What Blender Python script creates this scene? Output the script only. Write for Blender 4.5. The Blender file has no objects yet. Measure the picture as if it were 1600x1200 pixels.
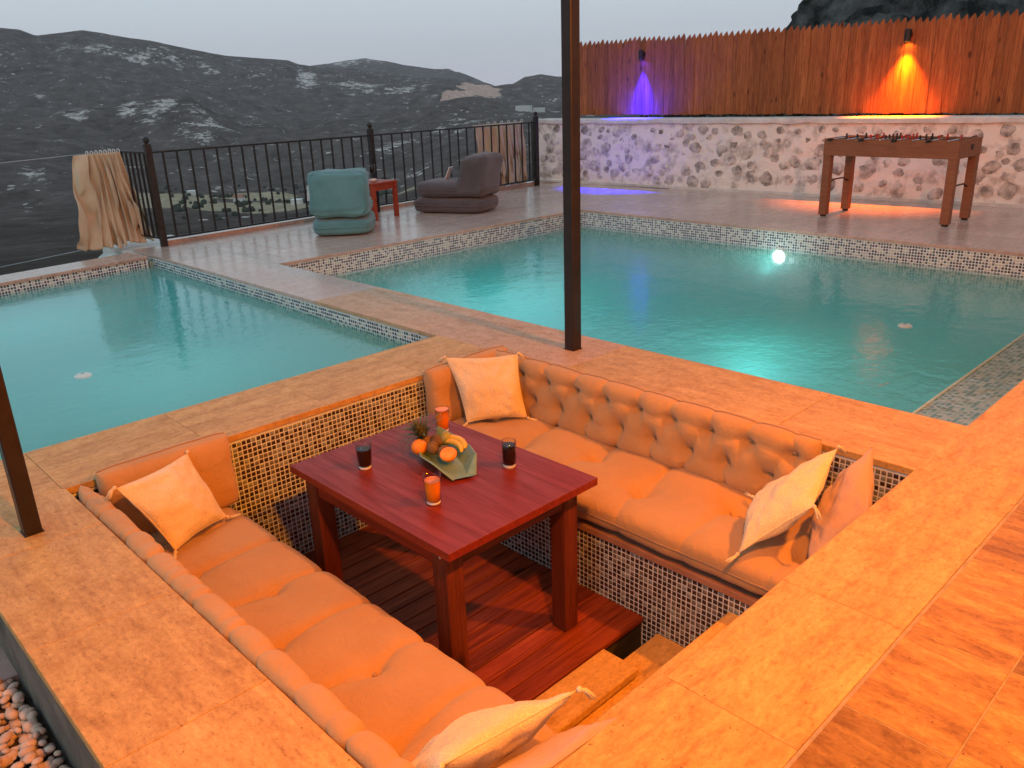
import bpy, bmesh, math, random
import numpy as np
from mathutils import Vector, Matrix, noise

random.seed(7)
SC = bpy.context.scene
COL = SC.collection
rad = math.radians
EYE = Vector((0.0, 0.0, 1.45))

# ------------------------------------------------------------------ camera
cam_d = bpy.data.cameras.new("camera")
cam = bpy.data.objects.new("camera", cam_d)
COL.objects.link(cam)
SC.camera = cam
cam_d.sensor_width = 36.0
cam_d.lens = 1275.3 / 1600 * 36.0
cam_d.clip_start = 0.02
cam_d.clip_end = 20000
yaw, pitch, roll = rad(46.316), rad(19.729), rad(-2.024)
fw = Vector((math.cos(yaw) * math.cos(pitch), math.sin(yaw) * math.cos(pitch), -math.sin(pitch)))
rt0 = Vector((math.sin(yaw), -math.cos(yaw), 0))
up0 = rt0.cross(fw)
rt = math.cos(roll) * rt0 + math.sin(roll) * up0
up = -math.sin(roll) * rt0 + math.cos(roll) * up0
cam.matrix_world = Matrix(((rt.x, up.x, -fw.x, EYE.x), (rt.y, up.y, -fw.y, EYE.y), (rt.z, up.z, -fw.z, EYE.z), (0, 0, 0, 1)))

# ------------------------------------------------------------------ world, dusk
W = bpy.data.worlds.new("World")
SC.world = W
W.use_nodes = True
nt = W.node_tree
for n in list(nt.nodes):
    nt.nodes.remove(n)
wo = nt.nodes.new("ShaderNodeOutputWorld")
bg = nt.nodes.new("ShaderNodeBackground")
tc = nt.nodes.new("ShaderNodeTexCoord")
sx = nt.nodes.new("ShaderNodeSeparateXYZ")
cr = nt.nodes.new("ShaderNodeValToRGB")
nt.links.new(tc.outputs["Generated"], sx.inputs[0])
nt.links.new(sx.outputs[2], cr.inputs[0])
nt.links.new(cr.outputs[0], bg.inputs[0])
nt.links.new(bg.outputs[0], wo.inputs[0])
els = cr.color_ramp.elements
els[0].position = 0.0
els[0].color = (0.46, 0.47, 0.53, 1)
els[1].position = 1.0
els[1].color = (0.30, 0.40, 0.50, 1)
for pos, c in ((0.04, (0.47, 0.50, 0.55)), (0.11, (0.49, 0.56, 0.61)), (0.20, (0.47, 0.585, 0.63)), (0.45, (0.40, 0.51, 0.60))):
    e = els.new(pos)
    e.color = (*c, 1)
bg.inputs[1].default_value = 1.20

# faint last daylight, very soft
sl = bpy.data.lights.new("sun", 'SUN')
sl.energy = 0.25
sl.angle = rad(20)
sl.color = (1.0, 0.86, 0.78)
sun = bpy.data.objects.new("sun", sl)
COL.objects.link(sun)
sun.rotation_euler = (rad(55), 0, rad(-70))

SC.view_settings.view_transform = 'Standard'
SC.view_settings.look = 'None'
SC.view_settings.exposure = 0.0
SC.view_settings.gamma = 1.0
SC.view_settings.use_curve_mapping = False
SC.render.engine = 'CYCLES'
SC.cycles.use_denoising = True
SC.cycles.max_bounces = 8
SC.cycles.diffuse_bounces = 3
SC.cycles.glossy_bounces = 3
SC.cycles.transmission_bounces = 6
SC.cycles.transparent_max_bounces = 12
SC.cycles.volume_bounces = 2
SC.cycles.sample_clamp_indirect = 3.0
SC.cycles.caustics_reflective = False
SC.cycles.caustics_refractive = False

AMBER = (1.0, 0.238, 0.0)
LAMPS = [((3.30, 0.20, 2.42), 390.0), ((0.80, 0.20, 2.42), 400.0)]

# ------------------------------------------------------------------ helpers
def tag(o, label=None, cat=None, group=None, kind=None):
    if label: o["label"] = label
    if cat: o["category"] = cat
    if group: o["group"] = group
    if kind: o["kind"] = kind
    return o

def empty(name, loc=(0, 0, 0), rz=0, label=None, cat=None, group=None):
    o = bpy.data.objects.new(name, None)
    o.empty_display_size = 0.1
    COL.objects.link(o)
    o.location = loc
    o.rotation_euler = (0, 0, rz)
    return tag(o, label, cat, group)

def link(name, me, parent=None, loc=None, kind=None):
    o = bpy.data.objects.new(name, me)
    COL.objects.link(o)
    if parent: o.parent = parent
    if loc is not None: o.location = loc
    if kind: o["kind"] = kind
    return o

def smooth(me):
    me.polygons.foreach_set("use_smooth", [True] * len(me.polygons))
    return me

class MB:
    """collects geometry, world coordinates minus origin"""
    def __init__(s, org=(0, 0, 0)):
        s.v = []; s.f = []; s.m = []; s.o = Vector(org); s.mi = 0
    def add(s, vs, fs):
        n = len(s.v)
        s.v += [tuple(Vector(v) - s.o) for v in vs]
        s.f += [tuple(i + n for i in f) for f in fs]
        s.m += [s.mi] * len(fs)
        return s
    def box(s, a, b, c=0.0, rot=None, piv=None):
        x0, y0, z0 = a; x1, y1, z1 = b
        if c <= 0:
            vs = [(x0, y0, z0), (x1, y0, z0), (x1, y1, z0), (x0, y1, z0), (x0, y0, z1), (x1, y0, z1), (x1, y1, z1), (x0, y1, z1)]
            fs = [(3, 2, 1, 0), (4, 5, 6, 7), (0, 1, 5, 4), (1, 2, 6, 5), (2, 3, 7, 6), (3, 0, 4, 7)]
        else:
            vs = []; idx = {}
            for i, (X, sxn) in enumerate(((x0, 1), (x1, -1))):
                for j, (Y, syn) in enumerate(((y0, 1), (y1, -1))):
                    for k, (Z, szn) in enumerate(((z0, 1), (z1, -1))):
                        for a_, off in enumerate(((0, syn, szn), (sxn, 0, szn), (sxn, syn, 0))):
                            idx[(i, j, k, a_)] = len(vs)
                            vs.append((X + off[0] * c, Y + off[1] * c, Z + off[2] * c))
            fs = []
            for i in (0, 1):
                q = [idx[(i, 0, 0, 0)], idx[(i, 0, 1, 0)], idx[(i, 1, 1, 0)], idx[(i, 1, 0, 0)]]
                fs.append(tuple(q if i == 0 else q[::-1]))
                q = [idx[(0, i, 0, 1)], idx[(1, i, 0, 1)], idx[(1, i, 1, 1)], idx[(0, i, 1, 1)]]
                fs.append(tuple(q if i == 0 else q[::-1]))
                q = [idx[(0, 0, i, 2)], idx[(0, 1, i, 2)], idx[(1, 1, i, 2)], idx[(1, 0, i, 2)]]
                fs.append(tuple(q if i == 0 else q[::-1]))
            def ed(p, q, r, t, flip):
                fs.append((p, q, r, t) if not flip else (t, r, q, p))
            for i in (0, 1):
                for j in (0, 1):
                    ed(idx[(i, j, 0, 0)], idx[(i, j, 1, 0)], idx[(i, j, 1, 1)], idx[(i, j, 0, 1)], (i + j) % 2 == 0)
                    ed(idx[(i, 0, j, 0)], idx[(i, 1, j, 0)], idx[(i, 1, j, 2)], idx[(i, 0, j, 2)], (i + j) % 2 == 1)
                    ed(idx[(0, i, j, 1)], idx[(1, i, j, 1)], idx[(1, i, j, 2)], idx[(0, i, j, 2)], (i + j) % 2 == 0)
                    for k in (0, 1):
                        t = (idx[(i, j, k, 0)], idx[(i, j, k, 1)], idx[(i, j, k, 2)])
                        fs.append(t if (i + j + k) % 2 == 1 else t[::-1])
        if rot is not None:
            P = Vector(piv if piv is not None else ((x0 + x1) / 2, (y0 + y1) / 2, (z0 + z1) / 2))
            vs = [rot @ (Vector(v) - P) + P for v in vs]
        return s.add(vs, fs)
    def prism(s, pts, z0, z1):
        n = len(pts)
        vs = [(x, y, z0) for x, y in pts] + [(x, y, z1) for x, y in pts]
        fs = [tuple(range(n))[::-1], tuple(range(n, 2 * n))] + [(i, (i + 1) % n, n + (i + 1) % n, n + i) for i in range(n)]
        return s.add(vs, fs)
    def tube(s, pts, r, n=8, cap=True):
        pts = [Vector(p) for p in pts]
        rs = r if isinstance(r, (list, tuple)) else [r] * len(pts)
        vs = []; prev = None
        for i, p in enumerate(pts):
            d = (pts[min(i + 1, len(pts) - 1)] - pts[max(i - 1, 0)]).normalized()
            if prev is None:
                a = d.cross(Vector((0, 0, 1)))
                if a.length < 1e-3: a = d.cross(Vector((1, 0, 0)))
            else:
                a = prev - d * prev.dot(d)
            a.normalize(); prev = a; b = d.cross(a)
            for k in range(n):
                t = 2 * math.pi * k / n
                vs.append(p + (a * math.cos(t) + b * math.sin(t)) * rs[i])
        fs = []
        for i in range(len(pts) - 1):
            for k in range(n):
                k2 = (k + 1) % n
                fs.append((i * n + k, i * n + k2, (i + 1) * n + k2, (i + 1) * n + k))
        if cap:
            fs.append(tuple(range(n))[::-1]); fs.append(tuple(range((len(pts) - 1) * n, len(pts) * n)))
        return s.add(vs, fs)
    def lathe(s, c, prof, n=24, cap0=True, cap1=True):
        vs = []
        for r, z in prof:
            for k in range(n):
                t = 2 * math.pi * k / n
                vs.append((c[0] + r * math.cos(t), c[1] + r * math.sin(t), c[2] + z))
        fs = []
        m = len(prof)
        for i in range(m - 1):
            for k in range(n):
                k2 = (k + 1) % n
                fs.append((i * n + k, i * n + k2, (i + 1) * n + k2, (i + 1) * n + k))
        if cap0: fs.append(tuple(range(n))[::-1])
        if cap1: fs.append(tuple(range((m - 1) * n, m * n)))
        return s.add(vs, fs)
    def sphere(s, c, r, sq=(1, 1, 1), n=12, m=8, rot=None):
        vs = []
        for i in range(m + 1):
            th = math.pi * i / m
            for k in range(n):
                ph = 2 * math.pi * k / n
                v = Vector((math.sin(th) * math.cos(ph) * sq[0], math.sin(th) * math.sin(ph) * sq[1], math.cos(th) * sq[2])) * r
                if rot is not None: v = rot @ v
                vs.append(v + Vector(c))
        fs = []
        for i in range(m):
            for k in range(n):
                k2 = (k + 1) % n
                fs.append((i * n + k, (i + 1) * n + k, (i + 1) * n + k2, i * n + k2))
        return s.add(vs, fs)
    def mesh(s, name, mats, sm=False):
        me = bpy.data.meshes.new(name)
        me.from_pydata(s.v, [], s.f)
        for m in (mats if isinstance(mats, (list, tuple)) else [mats]): me.materials.append(m)
        if max(s.m or [0]) > 0: me.polygons.foreach_set("material_index", s.m)
        if sm: smooth(me)
        me.validate()
        return me
    def build(s, name, mats, parent=None, sm=False, kind=None):
        return link(name, s.mesh(name, mats, sm), parent, kind=kind)

# ------------------------------------------------------------------ materials
def new_mat(name):
    m = bpy.data.materials.new(name)
    m.use_nodes = True
    t = m.node_tree
    return m, t, t.nodes, t.links, t.nodes["Principled BSDF"]

def N(ns, kind, **kw):
    n = ns.new(kind)
    for k, v in kw.items():
        if k in ("inp",):
            for a, b in v.items(): n.inputs[a].default_value = b
        else: setattr(n, k, v)
    return n

def ramp(ns, pts):
    r = ns.new("ShaderNodeValToRGB")
    e = r.color_ramp.elements
    e[0].position, e[0].color = pts[0][0], (*pts[0][1], 1)
    e[1].position, e[1].color = pts[-1][0], (*pts[-1][1], 1)
    for p, c in pts[1:-1]:
        q = e.new(p); q.color = (*c, 1)
    return r

def coords(ns, ls, scale=(1, 1, 1), rnd=True, rot=(0, 0, 0), kind="Object"):
    c = ns.new("ShaderNodeTexCoord")
    mp = ns.new("ShaderNodeMapping")
    mp.inputs["Scale"].default_value = scale
    mp.inputs["Rotation"].default_value = rot
    ls.new(c.outputs[kind], mp.inputs["Vector"])
    if rnd:
        oi = ns.new("ShaderNodeObjectInfo")
        mu = N(ns, "ShaderNodeMath", operation='MULTIPLY'); mu.inputs[1].default_value = 37.0
        ls.new(oi.outputs["Random"], mu.inputs[0])
        ls.new(mu.outputs[0], mp.inputs["Location"])
    return mp

def simple(name, c1, c2=None, scale=6, rough=0.6, bump=0.0, bscale=60, metal=0.0, stretch=(1, 1, 1), rnd_v=0.0, spec=None, detail=5, lo=0.35, hi=0.65, coat=0, sheen=0, rot=(0, 0, 0), rvar=0.0):
    m, t, ns, ls, b = new_mat(name)
    mp = coords(ns, ls, stretch, rot=rot)
    n1 = N(ns, "ShaderNodeTexNoise", inp={"Scale": scale, "Detail": detail, "Roughness": 0.6})
    ls.new(mp.outputs[0], n1.inputs["Vector"])
    r = ramp(ns, [(lo, c1), (hi, c2 or c1)])
    ls.new(n1.outputs["Fac"], r.inputs[0])
    out = r.outputs[0]
    if rnd_v > 0:
        oi = ns.new("ShaderNodeObjectInfo")
        mr = N(ns, "ShaderNodeMapRange", inp={"To Min": 1 - rnd_v, "To Max": 1 + rnd_v})
        ls.new(oi.outputs["Random"], mr.inputs["Value"])
        hs = ns.new("ShaderNodeHueSaturation")
        ls.new(mr.outputs[0], hs.inputs["Value"]); ls.new(out, hs.inputs["Color"])
        out = hs.outputs[0]
    ls.new(out, b.inputs["Base Color"])
    b.inputs["Roughness"].default_value = rough
    if rvar > 0:
        mr2 = N(ns, "ShaderNodeMapRange", inp={"From Min": 0.3, "From Max": 0.7, "To Min": max(0.02, rough - rvar), "To Max": min(1, rough + rvar)})
        ls.new(n1.outputs["Fac"], mr2.inputs["Value"]); ls.new(mr2.outputs[0], b.inputs["Roughness"])
    b.inputs["Metallic"].default_value = metal
    if spec is not None: b.inputs["Specular IOR Level"].default_value = spec
    if coat: b.inputs["Coat Weight"].default_value = coat; b.inputs["Coat Roughness"].default_value = 0.15
    if sheen: b.inputs["Sheen Weight"].default_value = sheen
    if bump > 0:
        n2 = N(ns, "ShaderNodeTexNoise", inp={"Scale": bscale, "Detail": 4, "Roughness": 0.65})
        ls.new(mp.outputs[0], n2.inputs["Vector"])
        bp = N(ns, "ShaderNodeBump", inp={"Strength": bump, "Distance": 0.01})
        ls.new(n2.outputs["Fac"], bp.inputs["Height"]); ls.new(bp.outputs[0], b.inputs["Normal"])
    return m

def travertine(name, cols, along, rough=0.42, rnd=0.14):
    """veined travertine with pits, vein direction along x or y"""
    m, t, ns, ls, b = new_mat(name)
    st = (1.2, 5.0, 5.0) if along == 'x' else (5.0, 1.2, 5.0)
    mp = coords(ns, ls, st)
    n0 = N(ns, "ShaderNodeTexNoise", inp={"Scale": 2.8, "Detail": 12, "Roughness": 0.76, "Distortion": 0.5})
    ls.new(mp.outputs[0], n0.inputs["Vector"])
    r = ramp(ns, [(0.26, cols[0]), (0.42, cols[1]), (0.56, cols[2]), (0.72, cols[3])])
    ls.new(n0.outputs["Fac"], r.inputs[0])
    mp2 = coords(ns, ls, (1, 1, 1))
    n3 = N(ns, "ShaderNodeTexNoise", inp={"Scale": 13.0, "Detail": 9, "Roughness": 0.78})
    ls.new(mp2.outputs[0], n3.inputs["Vector"])
    mx = N(ns, "ShaderNodeMix", data_type='RGBA', blend_type='MULTIPLY')
    mx.inputs[0].default_value = 0.45
    r3 = ramp(ns, [(0.30, (0.52, 0.42, 0.32)), (0.44, (0.86, 0.82, 0.76)), (0.52, (1.0, 1.0, 1.0)), (0.66, (1.16, 1.18, 1.18))])
    ls.new(n3.outputs["Fac"], r3.inputs[0])
    ls.new(r.outputs[0], mx.inputs[6]); ls.new(r3.outputs[0], mx.inputs[7])
    n7 = N(ns, "ShaderNodeTexNoise", inp={"Scale": 38.0, "Detail": 9, "Roughness": 0.80})
    ls.new(coords(ns, ls, (1.0, 1.8, 1) if along == 'x' else (1.8, 1.0, 1)).outputs[0], n7.inputs["Vector"])
    r7 = ramp(ns, [(0.34, (0.60, 0.50, 0.42)), (0.46, (0.95, 0.94, 0.92)), (0.56, (1.02, 1.02, 1.02)), (0.68, (1.35, 1.35, 1.3))])
    ls.new(n7.outputs["Fac"], r7.inputs[0])
    mx7 = N(ns, "ShaderNodeMix", data_type='RGBA', blend_type='MULTIPLY'); mx7.inputs[0].default_value = 0.95
    ls.new(mx.outputs[2], mx7.inputs[6]); ls.new(r7.outputs[0], mx7.inputs[7]); mx = mx7
    oi = ns.new("ShaderNodeObjectInfo")
    mr = N(ns, "ShaderNodeMapRange", inp={"To Min": 1 - rnd, "To Max": 1 + rnd})
    ls.new(oi.outputs["Random"], mr.inputs["Value"])
    hs = ns.new("ShaderNodeHueSaturation")
    ls.new(mr.outputs[0], hs.inputs["Value"]); ls.new(mx.outputs[2], hs.inputs["Color"])
    # pits
    vo = N(ns, "ShaderNodeTexVoronoi", inp={"Scale": 42.0, "Randomness": 1.0})
    ls.new(mp2.outputs[0], vo.inputs["Vector"])
    pr = ramp(ns, [(0.05, (1, 1, 1)), (0.15, (0, 0, 0))])
    ls.new(vo.outputs["Distance"], pr.inputs[0])
    gate = ramp(ns, [(0.50, (0, 0, 0)), (0.60, (1, 1, 1))])
    n4 = N(ns, "ShaderNodeTexNoise", inp={"Scale": 6.0, "Detail": 3})
    ls.new(mp.outputs[0], n4.inputs["Vector"]); ls.new(n4.outputs["Fac"], gate.inputs[0])
    pm = N(ns, "ShaderNodeMath", operation='MULTIPLY')
    ls.new(pr.outputs[0], pm.inputs[0]); ls.new(gate.outputs[0], pm.inputs[1])
    mx2 = N(ns, "ShaderNodeMix", data_type='RGBA')
    mx2.inputs[7].default_value = (cols[0][0] * 0.4, cols[0][1] * 0.35, cols[0][2] * 0.3, 1)
    ls.new(pm.outputs[0], mx2.inputs[0]); ls.new(hs.outputs[0], mx2.inputs[6])
    ls.new(mx2.outputs[2], b.inputs["Base Color"])
    if rough > 0.2: b.inputs["Specular IOR Level"].default_value = 0.22
    rr = N(ns, "ShaderNodeMapRange", inp={"From Min": 0.3, "From Max": 0.7, "To Min": rough + 0.15, "To Max": rough - 0.08})
    ls.new(n3.outputs["Fac"], rr.inputs["Value"]); ls.new(rr.outputs[0], b.inputs["Roughness"])
    ad = N(ns, "ShaderNodeMath", operation='SUBTRACT')
    ls.new(n0.outputs["Fac"], ad.inputs[0]); ls.new(pm.outputs[0], ad.inputs[1])
    bp = N(ns, "ShaderNodeBump", inp={"Strength": 0.35, "Distance": 0.004})
    ls.new(ad.outputs[0], bp.inputs["Height"]); ls.new(bp.outputs[0], b.inputs["Normal"])
    return m

def wood(name, c1, c2, c3, along='y', rough=0.4, scale=1.0, bump=0.3, rnd=0.15, coat=0.0, knots=True):
    m, t, ns, ls, b = new_mat(name)
    st = {'x': (1.0, 14, 14), 'y': (14, 1.0, 14), 'z': (14, 14, 1.0)}[along]
    mp = coords(ns, ls, tuple(s * scale for s in st))
    n1 = N(ns, "ShaderNodeTexNoise", inp={"Scale": 2.6, "Detail": 9, "Roughness": 0.65, "Distortion": 1.1})
    ls.new(mp.outputs[0], n1.inputs["Vector"])
    r = ramp(ns, [(0.30, c1), (0.5, c2), (0.70, c3)])
    ls.new(n1.outputs["Fac"], r.inputs[0])
    out = r.outputs[0]
    if knots:
        st2 = {'x': (2.2, 6, 6), 'y': (6, 2.2, 6), 'z': (6, 6, 2.2)}[along]
        mp3 = coords(ns, ls, tuple(s * scale for s in st2))
        vo = N(ns, "ShaderNodeTexVoronoi", inp={"Scale": 1.0})
        ls.new(mp3.outputs[0], vo.inputs["Vector"])
        kr = ramp(ns, [(0.06, (1, 1, 1)), (0.16, (0, 0, 0))])
        ls.new(vo.outputs["Distance"], kr.inputs[0])
        mk = N(ns, "ShaderNodeMix", data_type='RGBA')
        mk.inputs[7].default_value = (c1[0] * 0.4, c1[1] * 0.4, c1[2] * 0.4, 1)
        ls.new(kr.outputs[0], mk.inputs[0]); ls.new(out, mk.inputs[6]); out = mk.outputs[2]
    oi = ns.new("ShaderNodeObjectInfo")
    mr = N(ns, "ShaderNodeMapRange", inp={"To Min": 1 - rnd, "To Max": 1 + rnd})
    ls.new(oi.outputs["Random"], mr.inputs["Value"])
    hs = ns.new("ShaderNodeHueSaturation")
    ls.new(mr.outputs[0], hs.inputs["Value"]); ls.new(out, hs.inputs["Color"])
    ls.new(hs.outputs[0], b.inputs["Base Color"])
    rr = N(ns, "ShaderNodeMapRange", inp={"From Min": 0.3, "From Max": 0.7, "To Min": rough + 0.12, "To Max": rough - 0.08})
    ls.new(n1.outputs["Fac"], rr.inputs["Value"]); ls.new(rr.outputs[0], b.inputs["Roughness"])
    b.inputs["Specular IOR Level"].default_value = 0.3
    bp = N(ns, "ShaderNodeBump", inp={"Strength": bump, "Distance": 0.003})
    ls.new(n1.outputs["Fac"], bp.inputs["Height"]); ls.new(bp.outputs[0], b.inputs["Normal"])
    return m

def fabric(name, c1, c2, weave=420, rough=0.95, bump=0.5, embroid=0):
    m, t, ns, ls, b = new_mat(name)
    mp = coords(ns, ls)
    n1 = N(ns, "ShaderNodeTexNoise", inp={"Scale": 3.5, "Detail": 5, "Roughness": 0.6})
    ls.new(mp.outputs[0], n1.inputs["Vector"])
    r = ramp(ns, [(0.35, c1), (0.65, c2)])
    ls.new(n1.outputs["Fac"], r.inputs[0])
    ls.new(r.outputs[0], b.inputs["Base Color"])
    b.inputs["Roughness"].default_value = rough
    b.inputs["Sheen Weight"].default_value = 0.25
    b.inputs["Specular IOR Level"].default_value = 0.2
    n2 = N(ns, "ShaderNodeTexNoise", inp={"Scale": weave, "Detail": 2})
    ls.new(mp.outputs[0], n2.inputs["Vector"])
    n3 = N(ns, "ShaderNodeTexNoise", inp={"Scale": 11, "Detail": 6, "Distortion": 2.2, "Roughness": 0.6})
    ls.new(mp.outputs[0], n3.inputs["Vector"])
    s = N(ns, "ShaderNodeMath", operation='MULTIPLY_ADD'); s.inputs[1].default_value = 3.2
    ls.new(n3.outputs["Fac"], s.inputs[0]); ls.new(n2.outputs["Fac"], s.inputs[2])
    h = s.outputs[0]
    if embroid:
        vo = N(ns, "ShaderNodeTexVoronoi", feature='DISTANCE_TO_EDGE', inp={"Scale": embroid})
        n5 = N(ns, "ShaderNodeTexNoise", inp={"Scale": embroid * 0.7, "Detail": 3})
        ls.new(mp.outputs[0], n5.inputs["Vector"])
        mvx = N(ns, "ShaderNodeMix", data_type='RGBA'); mvx.inputs[0].default_value = 0.25
        ls.new(mp.outputs[0], mvx.inputs[6]); ls.new(n5.outputs["Color"], mvx.inputs[7])
        ls.new(mvx.outputs[2], vo.inputs["Vector"])
        er = ramp(ns, [(0.03, (1, 1, 1)), (0.10, (0, 0, 0))])
        ls.new(vo.outputs["Distance"], er.inputs[0])
        s2 = N(ns, "ShaderNodeMath", operation='MULTIPLY_ADD'); s2.inputs[1].default_value = 2.2
        ls.new(er.outputs[0], s2.inputs[0]); ls.new(h, s2.inputs[2]); h = s2.outputs[0]
        mc = N(ns, "ShaderNodeMix", data_type='RGBA', blend_type='MULTIPLY')
        rc = ramp(ns, [(0.0, (1, 1, 1)), (1.0, (1.25, 1.25, 1.2))])
        ls.new(er.outputs[0], rc.inputs[0]); mc.inputs[0].default_value = 1
        ls.new(r.outputs[0], mc.inputs[6]); ls.new(rc.outputs[0], mc.inputs[7]); ls.new(mc.outputs[2], b.inputs["Base Color"])
    bp = N(ns, "ShaderNodeBump", inp={"Strength": bump, "Distance": 0.006})
    ls.new(h, bp.inputs["Height"]); ls.new(bp.outputs[0], b.inputs["Normal"])
    return m

def mosaic(name, axes, pitch, cols, grout, rough=0.25):
    """grid of small glass tiles on the plane of two object axes"""
    m, t, ns, ls, b = new_mat(name)
    c = ns.new("ShaderNodeTexCoord")
    se = ns.new("ShaderNodeSeparateXYZ"); ls.new(c.outputs["Object"], se.inputs[0])
    cells = []; fr = []
    for a in axes:
        d = N(ns, "ShaderNodeMath", operation='DIVIDE'); d.inputs[1].default_value = pitch
        ls.new(se.outputs["XYZ".index(a)], d.inputs[0])
        f = N(ns, "ShaderNodeMath", operation='FLOOR'); ls.new(d.outputs[0], f.inputs[0]); cells.append(f)
        g = N(ns, "ShaderNodeMath", operation='FRACT'); ls.new(d.outputs[0], g.inputs[0])
        g2 = N(ns, "ShaderNodeMath", operation='LESS_THAN'); g2.inputs[1].default_value = 0.13
        ls.new(g.outputs[0], g2.inputs[0]); fr.append(g2)
    cb = ns.new("ShaderNodeCombineXYZ")
    ls.new(cells[0].outputs[0], cb.inputs[0]); ls.new(cells[1].outputs[0], cb.inputs[1])
    wn = ns.new("ShaderNodeTexWhiteNoise"); ls.new(cb.outputs[0], wn.inputs["Vector"])
    r = ns.new("ShaderNodeValToRGB"); r.color_ramp.interpolation = 'CONSTANT'
    e = r.color_ramp.elements
    e[0].position = 0; e[0].color = (*cols[0], 1)
    e[1].position = 1.0 / len(cols); e[1].color = (*cols[1], 1)
    for i in range(2, len(cols)):
        q = e.new(i / len(cols)); q.color = (*cols[i], 1)
    ls.new(wn.outputs["Value"], r.inputs[0])
    mxm = N(ns, "ShaderNodeMath", operation='MAXIMUM')
    ls.new(fr[0].outputs[0], mxm.inputs[0]); ls.new(fr[1].outputs[0], mxm.inputs[1])
    mx = N(ns, "ShaderNodeMix", data_type='RGBA'); mx.inputs[7].default_value = (*grout, 1)
    ls.new(mxm.outputs[0], mx.inputs[0]); ls.new(r.outputs[0], mx.inputs[6])
    ls.new(mx.outputs[2], b.inputs["Base Color"])
    b.inputs["Roughness"].default_value = rough
    return m

TRAV = [(0.30, 0.17, 0.055), (0.50, 0.33, 0.12), (0.60, 0.42, 0.155), (0.72, 0.54, 0.22)]  # near stone, amber lamp tint put into the colour by lowering blue
TRAV_M = [(0.36, 0.24, 0.13), (0.50, 0.36, 0.22), (0.58, 0.43, 0.28), (0.66, 0.51, 0.36)]  # same stone with less of the painted amber tint
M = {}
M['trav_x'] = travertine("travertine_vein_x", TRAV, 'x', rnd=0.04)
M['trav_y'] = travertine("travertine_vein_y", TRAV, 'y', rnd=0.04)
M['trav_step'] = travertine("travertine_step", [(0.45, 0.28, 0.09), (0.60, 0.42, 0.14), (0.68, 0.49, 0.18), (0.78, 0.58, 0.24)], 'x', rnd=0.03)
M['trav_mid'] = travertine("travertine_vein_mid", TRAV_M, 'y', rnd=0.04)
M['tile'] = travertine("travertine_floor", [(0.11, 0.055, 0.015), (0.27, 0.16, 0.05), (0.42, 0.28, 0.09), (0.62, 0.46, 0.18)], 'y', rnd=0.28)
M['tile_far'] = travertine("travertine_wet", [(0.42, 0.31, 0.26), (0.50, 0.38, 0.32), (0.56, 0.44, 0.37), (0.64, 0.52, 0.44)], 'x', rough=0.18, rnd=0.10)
M['concrete'] = simple("concrete", (0.26, 0.22, 0.18), (0.36, 0.31, 0.26), 12, 0.9, 0.4)
M['grout'] = simple("grout", (0.30, 0.27, 0.20), (0.40, 0.36, 0.27), 25, 0.9, 0.2)
M['grout_white'] = simple("grout_white", (0.66, 0.80, 0.88), (0.74, 0.86, 0.93), 25, 0.85, 0.2)
M['grey_green_plaster'] = simple("grey_green_plaster", (0.045, 0.06, 0.055), (0.17, 0.18, 0.15), 7, 0.85, 0.8, 18, lo=0.3, hi=0.7)  # dark grey-green plaster with lighter mottling
M['tile_dark'] = simple("glass_tile_dark", (0.030, 0.022, 0.018), (0.055, 0.042, 0.033), 30, 0.15)
M['tile_taupe'] = simple("glass_tile_taupe", (0.12, 0.13, 0.115), (0.18, 0.19, 0.17), 30, 0.2)
M['tile_sand'] = simple("glass_tile_sand", (0.20, 0.27, 0.27), (0.28, 0.36, 0.36), 30, 0.2)
M['tile_green'] = simple("glass_tile_green", (0.03, 0.075, 0.065), (0.05, 0.11, 0.09), 30, 0.15)
M['tile_cream'] = simple("glass_tile_cream", (0.46, 0.54, 0.42), (0.56, 0.63, 0.50), 30, 0.2)
PC = [(0.05, 0.15, 0.13), (0.30, 0.42, 0.36), (0.12, 0.26, 0.22), (0.42, 0.50, 0.42)]
for ax in ("XZ", "YZ", "XY"):
    M['mos' + ax] = mosaic("pool_mosaic_" + ax.lower(), ax, 0.0265, PC, (0.5, 0.55, 0.48))
    M['led' + ax] = mosaic("ledge_mosaic_" + ax.lower(), ax, 0.0265, [(0.04, 0.09, 0.09), (0.30, 0.35, 0.33), (0.08, 0.15, 0.14), (0.20, 0.26, 0.24)], (0.42, 0.45, 0.43))
    M['pit' + ax] = mosaic("pit_mosaic_" + ax.lower(), ax, 0.0245, [(0.03, 0.02, 0.02), (0.2, 0.17, 0.12), (0.04, 0.03, 0.02), (0.32, 0.29, 0.22)], (0.55, 0.5, 0.42))
M['table'] = wood("red_stained_wood", (0.13, 0.013, 0.005), (0.185, 0.021, 0.008), (0.235, 0.032, 0.012), 'y', 0.42, rnd=0.10, knots=False, bump=0.12)
M['table_leg'] = wood("red_brown_wood", (0.06, 0.014, 0.008), (0.12, 0.028, 0.013), (0.18, 0.045, 0.02), 'z', 0.45, rnd=0.08)
M['table_rail'] = wood("red_brown_rail", (0.07, 0.016, 0.008), (0.13, 0.03, 0.014), (0.19, 0.048, 0.02), 'x', 0.45, rnd=0.08)
M['deck'] = wood("red_deck_wood", (0.10, 0.018, 0.005), (0.21, 0.042, 0.011), (0.31, 0.078, 0.02), 'x', 0.55, rnd=0.25, scale=0.7)
M['picket'] = wood("picket_wood", (0.15, 0.045, 0.013), (0.30, 0.092, 0.026), (0.42, 0.15, 0.045), 'z', 0.7, rnd=0.24, scale=1.3)
M['orange_wood'] = wood("varnished_orange_wood", (0.22, 0.035, 0.016), (0.32, 0.055, 0.024), (0.40, 0.08, 0.035), 'x', 0.4, rnd=0.05, knots=False)
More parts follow.
